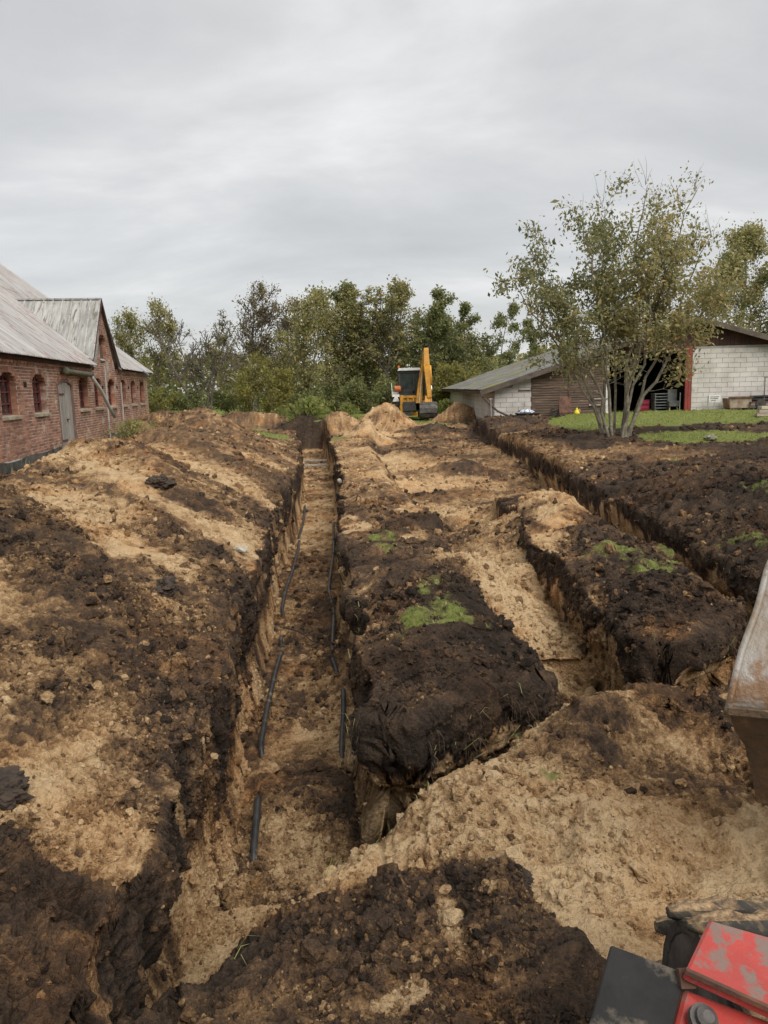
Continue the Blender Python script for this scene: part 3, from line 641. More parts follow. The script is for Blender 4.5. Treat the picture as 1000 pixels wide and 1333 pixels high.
for z in (.5, 1.95): MB().box(BW(a+.45, -.035, z), (.8, .02, .06), BANG).build('hinge', M_RUST, door)
MB().box(BW(a+1.05, -.02, 1.15), (.16, .05, .04), BANG).build('latch', M_RUST, door)
MB().box(BW(2.55, .0, 2.22), (.22, .05, .14), BANG).build('air_vent', M_DARK, barn)
for s in (12.0, 14.75, 17.4, 19.8): MB().box(BW(s, .0, 2.2), (.2, .05, .12), BANG).build('air_vent', M_DARK, barn)
# roof sheets
TP = .781
def rz(n): return 2.95 + TP*(.3-n)
sheet_cache = {}
def corrugated(width, n0, n1, nr=6, amp=.035):
    key = (round(width, 2), round(n0, 2), round(n1, 2))
    if key in sheet_cache: return sheet_cache[key]
    vs = []; fs = []
    cross = []
    for k in range(nr):
        u = width*k/nr; w_ = width/nr
        cross += [(u, 0), (u+w_*.55, 0), (u+w_*.68, amp), (u+w_*.87, amp)]
    cross.append((width+.03, 0))
    nn = (Vector((TP, 0, 1))).normalized()
    for n in (n0, n1):
        for th in (0, -.012):
            for u, h in cross:
                vs.append(tuple(BD*u + BO*n + np.array([0, 0, rz(n)-rz(0)]) + (BO*TP+np.array([0,0,1]))/math.hypot(TP, 1)*(h+th)))
    m_ = len(cross)
    for k in range(m_-1):
        fs += [(k, k+1, 2*m_+k+1, 2*m_+k), (m_+k+1, m_+k, 3*m_+k, 3*m_+k+1), (k+1, k, m_+k, m_+k+1), (2*m_+k, 2*m_+k+1, 3*m_+k+1, 3*m_+k)]
    me_ = bpy.data.meshes.new('roof_sheet'); me_.from_pydata(vs, [], fs); me_.materials.append(M_ZINC); sheet_cache[key] = me_
    return me_
roof = MB()
base_in = [BW(S0,-.1,rz(-.1)-.10), BW(S1+.1,-.1,rz(-.1)-.10), BW(S1+.1,-7.7,rz(-7.7)-.10), BW(S0,-7.7,rz(-7.7)-.10)]
roof.prism(base_in, (0,0,.05))
roof.prism([BW(S0,-7.72,rz(-7.7)-.05), BW(S1+.2,-7.72,rz(-7.7)-.05), BW(S1+.2,-15.7,2.7), BW(S0,-15.7,2.7)], (0,0,.06))
roof.box(BW((S0+S1)/2, -7.7, rz(-7.7)+.03), (S1-S0+.4, .4, .05), BANG)
roofo = roof.build('roof', M_ZINC2, barn)
ns = 28; wd = (S1+.3-S0)/ns
for k in range(ns):
    s = S0+k*wd
    for row, (na, nb) in enumerate([(.3, -3.95), (-3.75, -7.65)]):
        if row == 0 and GC-GHW-.35 < s+wd/2 < GC+GHW+.35: na = -.05
        o = link_mesh('roof_sheet', corrugated(wd, na, nb), roofo, tuple(BW(s, 0, rz(0)+(.03 if row else 0)+random.uniform(0, .012)) - BA))
        o.rotation_euler.x = random.uniform(-.002, .002)
# far and near gable walls, rear wall
eg = MB()
for s in (S1-.02, S0):
    eg.prism([BW(s, -.02, -.4), BW(s, -15.3, -.4), BW(s, -15.3, 2.8), BW(s, -7.7, rz(-7.7)-.12), BW(s, -.02, rz(0)-.15)], BD*(-.3 if s > 0 else .3))
eg.hexa([BW(S0+.3,-15.3,-.4), BW(S1-.3,-15.3,-.4), BW(S1-.3,-15.0,-.4), BW(S0+.3,-15.0,-.4), BW(S0+.3,-15.3,2.7), BW(S1-.3,-15.3,2.7), BW(S1-.3,-15.0,2.7), BW(S0+.3,-15.0,2.7)])
eg.build('end_wall', M_BRICK, barn)
vb = MB(); vb.bar(BW(S1+.22, .3, rz(.3)-.06), BW(S1+.22, -7.7, rz(-7.7)-.06), .05, .16); vb.build('verge_board', M_GREYWOOD, barn)
MB().hexa([BW(S0,.0,2.86), BW(GC-GHW-.1,.0,2.86), BW(GC-GHW-.1,.1,2.86), BW(S0,.1,2.86), BW(S0,.0,2.96), BW(GC-GHW-.1,.0,2.96), BW(GC-GHW-.1,.1,2.96), BW(S0,.1,2.96)]).build('eave_board', M_DARKWOOD, barn)
# dormer: standing seam panels on the camera side, plain slope on the other, verge boards
DT, DE, DHW = GT+.13, 2.96, GHW+.22
def dorm(f, n, side_): # f 0 at ridge .. 1 at eave
    return BW(GC + side_*DHW*f, n, DT-(DT-DE)*f)
nback = lambda f: .3-(DT-(DT-DE)*f-2.95)/TP
dm = MB()
for sd in (-1, 1):
    dm.prism([dorm(0,.09,sd), dorm(1,.09,sd), dorm(1,nback(1)-.05,sd), dorm(0,nback(0),sd)], (0,0,-.05))
dm.bar(BW(GC,.12,DT+.03), BW(GC,nback(0),DT+.03), .18, .06)
dormer = dm.build('dormer_roof', M_ZINC2, barn)
nn_ = 9
for sd in (-1, 1):
    for k in range(nn_):
        n0 = .09+(nback(0)-.09)*k/nn_; n1 = .09+(nback(0)-.09)*(k+1)/nn_-.015
        def fmax(n): return min(1.0, (DT-(2.95+TP*(.3-n)))/(DT-DE))
        f0, f1 = fmax(n0), max(0.01, fmax(n1))
        e = np.array([0,0,.012])
        MB().prism([dorm(.01,n0,sd)+e, dorm(f0,n0,sd)+e, dorm(f1,n1,sd)+e, dorm(.01,n1,sd)+e], (0,0,.018)).build('roof_panel', M_ZINC2, dormer)
        sm = MB(); sm.bar(dorm(.01,n0-.01,sd)+e*3.5, dorm(f0,n0-.01,sd)+e*3.5, .05, .05); sm.build('seam', M_ZINC, dormer)
vg = MB()
for sd in (-1, 1): vg.bar(dorm(-.01,.10,sd)+np.array([0,0,-.06]), dorm(1.02,.10,sd)+np.array([0,0,-.06]), .05, .16)
vg.build('dormer_verge', M_DARKWOOD, barn)
# gutter stub, downpipe, poles
gt = MB(); gt.tube([BW(6.2+.35*k, .17, 2.66-.004*k) for k in range(11)], .085, 10); gt.lathe(BW(6.1,.17,2.67), BD, [(.05,-.02),(.12,.0),(.12,.14),(.09,.16)], 12)
gt.build('gutter_stub', M_OLIVE, barn, smooth=True)
pp = MB(); pp.tube([BW(9.55,.17,2.62), BW(9.62,.19,2.5), BW(9.8,.24,2.36), BW(10.4,.3,2.02), BW(11.2,.36,1.45), BW(11.75,.42,1.04)], .062, 10); pp.build('downpipe', M_WHITEPIPE, barn, smooth=True)
MB().tube([BW(12.25,.10,3.0), BW(12.2,.10,1.5), BW(12.1,.14,-.4)], .03, 8).build('lightning_rod', M_ZINC, barn)
MB().tube([BW(15.2,.10,2.4), BW(15.15,.10,-.2)], .035, 8).build('wall_pipe', M_GREYWOOD, barn)
M_BLUE = surf('pale_blue_plastic', (.30,.45,.62), (.22,.34,.5), 5, rough=.5)
MB().tube([BW(19.5,.33,3.0), BW(21.1,.36,2.82)], .045, 8).build('eave_pipe', M_BLUE, barn)

# ------------------------------------------------------------------ low white shed with open bay (right)
SX0, SX1, SY, SZ = 4.75, 21.3, 32.5, .45
RX, RZ = 13.05, 4.42; TL = (RZ-1.70)/(RX-4.2); TR = .29
shed = empty('open_shed', (8.5, SY, SZ), 'low white block shed with mossy roof, brown plank wall and dark open bay', 'shed')
def rake(x): return 1.70+TL*(x-4.2) if x < RX else RZ-TR*(x-RX)
BH, BLEN = .2, .5
core = MB()
core.hexa([(SX0+.02,SY+.01,.1),(6.28,SY+.01,.1),(6.28,SY+.2,.1),(SX0+.02,SY+.2,.1),(SX0+.02,SY+.01,rake(SX0)-.12),(6.28,SY+.01,rake(6.28)-.12),(6.28,SY+.2,rake(6.28)-.12),(SX0+.02,SY+.2,rake(SX0)-.12)])
core.hexa([(12.98,SY+.01,.1),(SX1,SY+.01,.1),(SX1,SY+.2,.1),(12.98,SY+.2,.1),(12.98,SY+.01,3.25),(SX1,SY+.01,3.25),(SX1,SY+.2,3.25),(12.98,SY+.2,3.25)][:8])
core.hexa([(SX0+.01,SY+.2,.1),(SX0+.2,SY+.2,.1),(SX0+.2,56,.1),(SX0+.01,56,.1),(SX0+.01,SY+.2,1.72),(SX0+.2,SY+.2,1.72),(SX0+.2,56,1.72),(SX0+.01,56,1.72)])
core.hexa([(SX1-.2,SY+.2,.1),(SX1,SY+.2,.1),(SX1,56,.1),(SX1-.2,56,.1),(SX1-.2,SY+.2,1.72),(SX1,SY+.2,1.72),(SX1,56,1.72),(SX1-.2,56,1.72)])
core.hexa([(SX0+.2,55.8,.1),(SX1-.2,55.8,.1),(SX1-.2,56,.1),(SX0+.2,56,.1),(SX0+.2,55.8,1.8),(SX1-.2,55.8,1.8),(SX1-.2,56,1.8),(SX0+.2,56,1.8)])
coreo = core.build('wall', M_BLOCKMORTAR, shed)
bcache = {}
def block(l, h):
    key = (round(l, 3), round(h, 3))
    if key not in bcache:
        m = MB(); m.box((0,0,0), (l, .06, h)); me_ = bpy.data.meshes.new('concrete_block'); me_.from_pydata(m.v, [], m.f); me_.materials.append(M_BLOCK); bcache[key] = me_
    return bcache[key]
def block_run(xa, xb, ztop):
    i = 0
    while True:
        z0 = SZ-.1 + i*BH
        if z0 > 3.2: break
        x = xa - (i % 2)*BLEN/2
        while x < xb:
            a, b = max(x, xa), min(x+BLEN-.012, xb)
            zt = z0+BH-.012
            if b-a > .06 and zt <= ztop((a+b)/2)+.06:
                link_mesh('concrete_block', block(b-a, zt-z0), coreo, ((a+b)/2-8.5, .012+random.uniform(-.004,.004), (z0+zt)/2-SZ))
            x += BLEN
        i += 1
block_run(SX0, 6.28, lambda x: rake(x)-.16)
block_run(12.98, 18.6, lambda x: 3.25)
sb = MB(); i = 0
for i in range(7):
    z0 = SZ-.1+i*BH; y = SY - (i % 2)*.25
    if z0+BH > 1.74: break
    while y < 56:
        a, b = max(y, SY), min(y+.488, 56)
        sb.hexa([(SX0-.012,a,z0),(SX0+.03,a,z0),(SX0+.03,b,z0),(SX0-.012,b,z0),(SX0-.012,a,z0+.188),(SX0+.03,a,z0+.188),(SX0+.03,b,z0+.188),(SX0-.012,b,z0+.188)]); y += .5
tag(sb.build('side_blocks', M_BLOCK, coreo), kind='stuff')
pw = MB(); pw.hexa([(6.3,SY+.06,.2),(9.42,SY+.06,.2),(9.42,SY+.12,.2),(6.3,SY+.12,.2),(6.3,SY+.06,rake(6.3)-.1),(9.42,SY+.06,rake(9.42)-.1),(9.42,SY+.12,rake(9.42)-.1),(6.3,SY+.12,rake(6.3)-.1)])
pwo = pw.build('plank_wall', M_DARKWOOD, shed)
i = 0
while True:
    z0 = SZ + .02 + i*.102
    if z0 > rake(9.4)-.2: break
    for xa, xb in ((6.30, 7.83), (7.87, 9.40)):
        a = max(xa, 4.2 + (z0+.2-1.70)/TL)
        if xb-a < .15: continue
        t = random.uniform(-.008, .008)
        MB().hexa([(a,SY-.005,z0+t),(xb,SY-.005,z0-t),(xb,SY+.05,z0-t),(a,SY+.05,z0+t),(a,SY+.015,z0+.094+t),(xb,SY+.015,z0+.094-t),(xb,SY+.05,z0+.094-t),(a,SY+.05,z0+.094+t)]).build('plank', M_PLANK, pwo)
    i += 1
MB().box((7.85, SY+.0, 1.5), (.05, .05, 2.1)).build('plank_batten', M_DARKWOOD, pwo)
MB().hexa([(9.40,SY-.03,.3),(9.52,SY-.03,.3),(9.52,SY+.1,.3),(9.40,SY+.1,.3),(9.40,SY-.03,3.1),(9.52,SY-.03,3.1),(9.52,SY+.1,3.1),(9.40,SY+.1,3.1)]).build('door_jamb', M_WHITEWOOD, shed)
for k, x in enumerate((12.74, 12.87)):
    MB().box((x, SY-.05, 1.86), (.125, .1, 2.82)).build('door_post', M_RED, shed, bevel=.008)
x = 12.98
while x < 20.5:
    zt0, zt1 = rake(x)-.06, rake(x+.14)-.06
    MB().hexa([(x,SY-.02,3.27),(x+.145,SY-.02,3.27),(x+.145,SY+.04,3.27),(x,SY+.04,3.27),(x,SY-.02,max(zt0,3.28)),(x+.145,SY-.02,max(zt1,3.28)),(x+.145,SY+.04,max(zt1,3.28)),(x,SY+.04,max(zt0,3.28))]).build('gable_board', M_DARKWOOD, shed)
    x += .155
    if rake(x) < 3.4: break
x = 9.5
while x < 12.95:
    MB().hexa([(x,SY-.01,3.05),(x+.145,SY-.01,3.05),(x+.145,SY+.04,3.05),(x,SY+.04,3.05),(x,SY-.01,rake(x)-.06),(x+.145,SY-.01,rake(x+.14)-.06),(x+.145,SY+.04,rake(x+.14)-.06),(x,SY+.04,rake(x)-.06)]).build('gable_board', M_DARKWOOD, shed); x += .155
# interior
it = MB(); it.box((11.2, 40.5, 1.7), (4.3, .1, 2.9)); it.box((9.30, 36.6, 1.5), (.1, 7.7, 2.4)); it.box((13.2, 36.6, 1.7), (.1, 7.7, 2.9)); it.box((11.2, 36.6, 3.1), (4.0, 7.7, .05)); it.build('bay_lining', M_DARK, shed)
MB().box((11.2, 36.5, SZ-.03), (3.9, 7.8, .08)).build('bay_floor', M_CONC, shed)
# roof: underlay + lapped sheets
ru = MB(); ru.prism([(4.2,SY-.35,1.66),(RX,SY-.35,RZ-.04),(RX,56.3,RZ-.04),(4.2,56.3,1.66)], (0,0,-.05)); ru.prism([(RX,SY-.35,RZ-.04),(21.8,SY-.35,rake(21.8)-.04),(21.8,56.3,rake(21.8)-.04),(RX,56.3,RZ-.04)], (0,0,-.05))
ruo = ru.build('roof', M_DARKWOOD, shed)
def shed_sheet(sign):
    vs = []; fs = []; n = 7
    L = (RX-4.2)/5+.12; sl = TL if sign > 0 else TR
    for e in (0, L):
        for k in range(2*n+1): vs.append((e*sign, k*1.1/(2*n), e*sl*(1 if sign > 0 else 1)*1.0*(1 if sign > 0 else 1) + (.025 if k % 2 else 0)))
    m_ = 2*n+1
    for k in range(m_-1): fs.append((k, k+1, m_+k+1, m_+k))
    me_ = bpy.data.meshes.new('roof_sheet'); me_.from_pydata(vs, [], fs); me_.materials.append(M_FIBRE); return me_
shl = shed_sheet(1); shr = shed_sheet(-1)
for r_ in range(5):
    for k in range(22):
        xl = 4.15+r_*(RX-4.15)/5
        o = link_mesh('roof_sheet', shl, ruo, (xl-8.5, SY-.4+k*1.09-SY, rake(xl)-.0-r_*.004-SZ+random.uniform(0,.012))); o.modifiers.new('thick', 'SOLIDIFY').thickness = .012
for r_ in range(5):
    for k in range(22):
        xl = RX+(r_+1)*(RX-4.15)/5
        if xl > 22: continue
        o = link_mesh('roof_sheet', shr, ruo, (xl-8.5, SY-.4+k*1.09-SY, rake(xl)-SZ+random.uniform(0,.01)))
bb = MB(); bb.bar((4.1,SY-.42,1.57), (RX,SY-.42,RZ-.1), .05, .2, up=(0,0,1)); bb.bar((RX,SY-.42,RZ-.1), (21.9,SY-.42,rake(21.9)-.1), .05, .2); bb.build('bargeboard', surf('grey_brown_board', (.12,.095,.075), (.07,.055,.045), 3, rough=.9), shed)
MB().bar((4.15,SY-.3,1.60),(4.15,56.2,1.60), .04, .12).build('fascia', M_DARKWOOD, shed)
for z, xa, xb in ((.78, 5.75, 6.25), (1.62, 5.75, 6.25), (1.2, 8.9, 9.5), (.95, 8.7, 9.4)):
    MB().box(((xa+xb)/2, SY-.04, z), (xb-xa, .03, .05)).build('strap_hinge', M_RUST if xa < 8 else M_GREYWOOD, shed)
# ------------------------------------------------------------------ soil clods, crumbs, grass blades, roots: uncountable stuff
def points_object(name, co, attrs, mat, kind_nodes):
    me = bpy.data.meshes.new(name); n = len(co); me.vertices.add(n); me.vertices.foreach_set('co', co.astype(np.float32).ravel())
    for k, a in attrs.items():
        t_ = 'FLOAT_VECTOR' if a.ndim == 2 else 'FLOAT'
        at_ = me.attributes.new(k, t_, 'POINT'); at_.data.foreach_set('vector' if a.ndim == 2 else 'value', a.astype(np.float32).ravel())
    o = link_mesh(name, me); md = o.modifiers.new('scatter', 'NODES'); md.node_group = kind_nodes
    tag(o, kind='stuff'); return o
def scatter_group(mat, shapes):
    ng = bpy.data.node_groups.new('scatter', 'GeometryNodeTree'); L = ng.links
    ng.interface.new_socket('Geometry', in_out='INPUT', socket_type='NodeSocketGeometry'); ng.interface.new_socket('Geometry', in_out='OUTPUT', socket_type='NodeSocketGeometry')
    gi = ng.nodes.new('NodeGroupInput'); go = ng.nodes.new('NodeGroupOutput')
    g2i = ng.nodes.new('GeometryNodeGeometryToInstance')
    for k in range(shapes):
        ic = N(ng, 'GeometryNodeMeshIcoSphere'); ic.inputs['Radius'].default_value = 1.0; ic.inputs['Subdivisions'].default_value = 2
        sp = ng.nodes.new('GeometryNodeSetPosition'); ns_ = N(ng, 'ShaderNodeTexNoise', i_Scale=1.1, i_Detail=2.0); ps = ng.nodes.new('GeometryNodeInputPosition')
        ad = N(ng, 'ShaderNodeVectorMath', operation='ADD'); ad.inputs[1].default_value = (7.7*k, 3.1*k, 1.9*k); L.new(ps.outputs[0], ad.inputs[0]); L.new(ad.outputs[0], ns_.inputs['Vector'])
        sb_ = N(ng, 'ShaderNodeVectorMath', operation='SUBTRACT'); sb_.inputs[1].default_value = (.5,.5,.5); L.new(ns_.outputs['Color'], sb_.inputs[0])
        scl = N(ng, 'ShaderNodeVectorMath', operation='SCALE'); scl.inputs['Scale'].default_value = 2.2; L.new(sb_.outputs[0], scl.inputs[0]); L.new(scl.outputs[0], sp.inputs['Offset'])
        L.new(ic.outputs['Mesh'], sp.inputs['Geometry']); L.new(sp.outputs[0], g2i.inputs[0])
    iop = ng.nodes.new('GeometryNodeInstanceOnPoints'); iop.inputs['Pick Instance'].default_value = True
    sc = N(ng, 'GeometryNodeInputNamedAttribute', data_type='FLOAT_VECTOR'); sc.inputs['Name'].default_value = 'size'
    ro = N(ng, 'GeometryNodeInputNamedAttribute', data_type='FLOAT_VECTOR'); ro.inputs['Name'].default_value = 'rot'
    e2r = ng.nodes.new('FunctionNodeEulerToRotation'); L.new(ro.outputs[0], e2r.inputs[0])
    sm = ng.nodes.new('GeometryNodeSetMaterial'); sm.inputs['Material'].default_value = mat
    L.new(g2i.outputs[0], sm.inputs[0]); L.new(gi.outputs[0], iop.inputs['Points']); L.new(sm.outputs[0], iop.inputs['Instance']); L.new(e2r.outputs[0], iop.inputs['Rotation']); L.new(sc.outputs[0], iop.inputs['Scale'])
    L.new(iop.outputs[0], go.inputs[0]); return ng
CO = np.stack([X1, Y1, Z1], -1)
NRM = grid_normals(X1, Y1, Z1)
def pick(n, maxy, seed, wfun=None):
    r = np.random.default_rng(seed)
    i = r.integers(i0+2, i0+NR-2, n*2); j = r.integers(nk+2, nk+NC-2, n*2)
    ok = (Y1[i, j] < maxy) & (GRASS[i, j] < .45)
    if wfun is not None: ok &= r.random(n*2) < wfun(i, j)
    i, j = i[ok][:n], j[ok][:n]; return i, j, r
if True:
    n = 170000
    i, j, r = pick(n, 44, 11, lambda i, j: np.clip(3.2*fb2(X1[i, j].astype(np.float32)*1.3+5, Y1[i, j].astype(np.float32)*1.3, 3)-1.1, .06, 1))
    n = len(i); dist = Y1[i, j]
    sz = (.0028 + .00095*dist)*np.exp(r.normal(0, .75, n))*.72
    sz = np.clip(sz, .003, .05); sz = np.where(steep[i, j] > .5, sz*.8, sz)*np.where(SAND[i, j] > .6, .92, 1.1)
    co = CO[i, j] + NRM[i, j]*(sz*.25)[:, None]
    size = sz[:, None]*r.uniform(.6, 1.25, (n, 3))
    sd = SAND[i, j] + r.normal(-.01, .18, n)
    points_object('soil_clods', co, {'size': size, 'rot': r.uniform(0, 6.28, (n, 3)), 'sand': np.clip(sd, -.1, 1.05), 'grass': np.zeros(n)}, CLOD, scatter_group(CLOD, 5))
# grass blades as one mesh
M_BLADE = bpy.data.materials.new('grass_blade'); M_BLADE.use_nodes = True
_t = M_BLADE.node_tree; _b = _t.nodes['Principled BSDF']; _b.inputs['Roughness'].default_value = .7
_a = N(_t, 'ShaderNodeAttribute', attribute_name='tint'); _r = ramp(_t, [(0, (.075,.09,.024)), (.42, (.175,.24,.048)), (.75, (.31,.29,.10)), (1, (.42,.35,.19))])
_t.links.new(_a.outputs['Fac'], _r.inputs[0]); _t.links.new(_r.outputs[0], _b.inputs['Base Color'])
def blades(name, base, nrm, length, width, lean, tint, seed=0, label=None):
    r = np.random.default_rng(seed); n = len(base); a = r.uniform(0, 6.283, n)
    side_ = np.stack([np.cos(a), np.sin(a), np.zeros(n)], -1); fw = np.stack([-np.sin(a), np.cos(a), np.zeros(n)], -1)
    up = np.array([0, 0, 1.0])
    L_ = length[:, None]; W_ = width[:, None]; le = lean[:, None]
    p0 = base - side_*W_; p1 = base + side_*W_
    m = base + up*L_*.6 + fw*L_*le*.4; p2 = m + side_*W_*.7; p3 = m - side_*W_*.7
    p4 = base + up*L_*(1-.5*le) + fw*L_*le*1.1
    v = np.stack([p0, p1, p2, p3, p4], 1).reshape(-1, 3)
    k = np.arange(n)*5
    me = bpy.data.meshes.new(name); me.vertices.add(5*n); me.vertices.foreach_set('co', v.astype(np.float32).ravel())
    lp = np.stack([k, k+1, k+2, k+3, k+3, k+2, k+4], 1).ravel().astype(np.int32)
    me.loops.add(7*n); me.loops.foreach_set('vertex_index', lp); me.polygons.add(2*n)
    me.polygons.foreach_set('loop_start', np.stack([np.arange(n)*7, np.arange(n)*7+4], 1).ravel().astype(np.int32)); me.update(calc_edges=True)
    at_ = me.attributes.new('tint', 'FLOAT', 'POINT'); at_.data.foreach_set('value', np.repeat(tint, 5).astype(np.float32))
    me.materials.append(M_BLADE); o = link_mesh(name, me); tag(o, label, kind='stuff'); return o
gi_, gj_ = np.where((GRASS[i0:i0+NR, nk:nk+NC] > .36)); gi_ += i0; gj_ += nk
r = np.random.default_rng(5); sel = r.random(len(gi_)) < np.clip((GRASS[gi_, gj_]-.3)*1.6, .05, 1)*np.where(Y1[gi_, gj_] < 14, .20, .38)
gi_, gj_ = gi_[sel], gj_[sel]
if len(gi_) > 60000: q_ = r.choice(len(gi_), 60000, False); gi_, gj_ = gi_[q_], gj_[q_]
n = len(gi_); b_ = CO[gi_, gj_] + r.normal(0, .01, (n, 3))*np.array([1, 1, 0]); yy = Y1[gi_, gj_]
near_ = yy < 14
blades('grass', b_, None, np.where(near_, r.uniform(.015, .05, n), r.uniform(.03, .09, n)), .0012*np.clip(yy/4, 1, 9)*r.uniform(.6, 1.3, n), r.uniform(.3, 1.6, n), np.clip(r.normal(np.where(near_, .74, .40), .24), 0, 1), 3)
# tufts and roots hanging from the sod edges
wi_, wj_ = np.where((steep[i0:i0+NR, nk:nk+NC] > .25) & (Zm[i0:i0+NR, nk:nk+NC] > -.28) & (Zm[i0:i0+NR, nk:nk+NC] < .05) & (Y1[i0:i0+NR, nk:nk+NC] < 14) & (X1[i0:i0+NR, nk:nk+NC] > -.75)); wi_ += i0; wj_ += nk
clump = fb2(X1[wi_, wj_].astype(np.float32)*5, Y1[wi_, wj_].astype(np.float32)*5, 2)
sel = (r.random(len(wi_)) < .10) & (clump > .46); wi_, wj_ = wi_[sel], wj_[sel]; n = len(wi_)
b_ = CO[wi_, wj_]; nn2 = NRM[wi_, wj_]
fib = MB()
for p, nq in zip(*(lambda q: (b_[q], nn2[q]))(r.permutation(n)[:1100])):
    L_ = random.choice((.04,.05,.07,.09,.12,.19)); d1_ = Vector((nq[0], nq[1], 0))*L_*.22 + Vector((random.uniform(-.18,.18)*L_, random.uniform(-.18,.18)*L_, 0))
    p = Vector(p); fib.tube([p, p+d1_+Vector((0,0,-.2*L_)), p+d1_*1.3+Vector((0,0,-L_))], [.0018,.0014,.0008], 3, False)
rt = fib.build('hanging_roots', surf('pale_root', (.13,.095,.065), (.055,.04,.028), 20, rough=.9)); tag(rt, kind='stuff')
sel = r.random(n) < .16; b2 = b_[sel]; n2 = len(b2)
if n2: blades('edge_grass', b2 + nn2[sel]*.01, None, r.uniform(.03, .10, n2), np.full(n2, .0016)*r.uniform(.7,1.4,n2), r.uniform(.8, 2.2, n2), np.clip(r.normal(.6, .25, n2), 0, 1), 9)
# ------------------------------------------------------------------ trees and shrubs
def leaf_material(name, cols, trans=.45):
    m = bpy.data.materials.new(name); m.use_nodes = True; t = m.node_tree; t.nodes.clear(); L = t.links
    o = N(t, 'ShaderNodeOutputMaterial'); a = N(t, 'ShaderNodeAttribute', attribute_name='tint')
    r = ramp(t, [(i/(len(cols)-1), c) for i, c in enumerate(cols)]); L.new(a.outputs['Fac'], r.inputs[0])
    d = N(t, 'ShaderNodeBsdfPrincipled', i_Roughness=.6); d.inputs['Specular IOR Level'].default_value = .25; tr = N(t, 'ShaderNodeBsdfTranslucent'); mx = N(t, 'ShaderNodeMixShader', i_Fac=.5)
    L.new(r.outputs[0], d.inputs['Base Color']); L.new(r.outputs[0], tr.inputs['Color']); L.new(d.outputs[0], mx.inputs[1]); L.new(tr.outputs[0], mx.inputs[2]); L.new(mx.outputs[0], o.inputs['Surface']); return m
LF_DARK = leaf_material('dark_green_leaf', [(0.097,0.119,0.052), (0.179,0.208,0.083), (0.274,0.286,0.117), (0.438,0.381,0.153)])
LF_MID = leaf_material('mid_green_leaf', [(0.129,0.144,0.059), (0.243,0.255,0.101), (0.383,0.344,0.143), (0.562,0.421,0.204)])
LF_BROWN = leaf_material('autumn_brown_leaf', [(0.105,0.112,0.049), (0.182,0.168,0.077), (0.280,0.217,0.112), (0.378,0.266,0.168)])
LF_YEL = leaf_material('yellow_green_leaf', [(0.115,0.127,0.040), (0.207,0.201,0.057), (0.310,0.276,0.075), (0.391,0.310,0.092)])
LF_OLIVE = leaf_material('olive_leaf', [(0.134,0.158,0.075), (0.246,0.253,0.116), (0.391,0.349,0.159), (0.556,0.423,0.186)])
M_BARK = surf('bark', (.17,.145,.12), (.09,.075,.062), 5, rough=.95, bump=.5, stretch=(3,3,.6))
M_BARKG = surf('green_bark', (.25,.225,.165), (.14,.12,.09), 6, rough=.95, bump=.4, c3=(.34,.32,.26), s3=5, t3=.6)
M_BIRCH = surf('birch_bark', (.55,.52,.47), (.36,.33,.29), 3, rough=.9, c3=(.05,.045,.04), s3=7, t3=.6, stretch=(1,1,3))
def wander(p, d, L, n, rnd, up, R):
    pts = [p]; d = Vector(d).normalized()
    for k in range(n):
        d = (d + Vector((R.gauss(0, rnd), R.gauss(0, rnd), R.gauss(0, rnd)+up))).normalized(); p = p + d*(L/n); pts.append(p)
    return pts
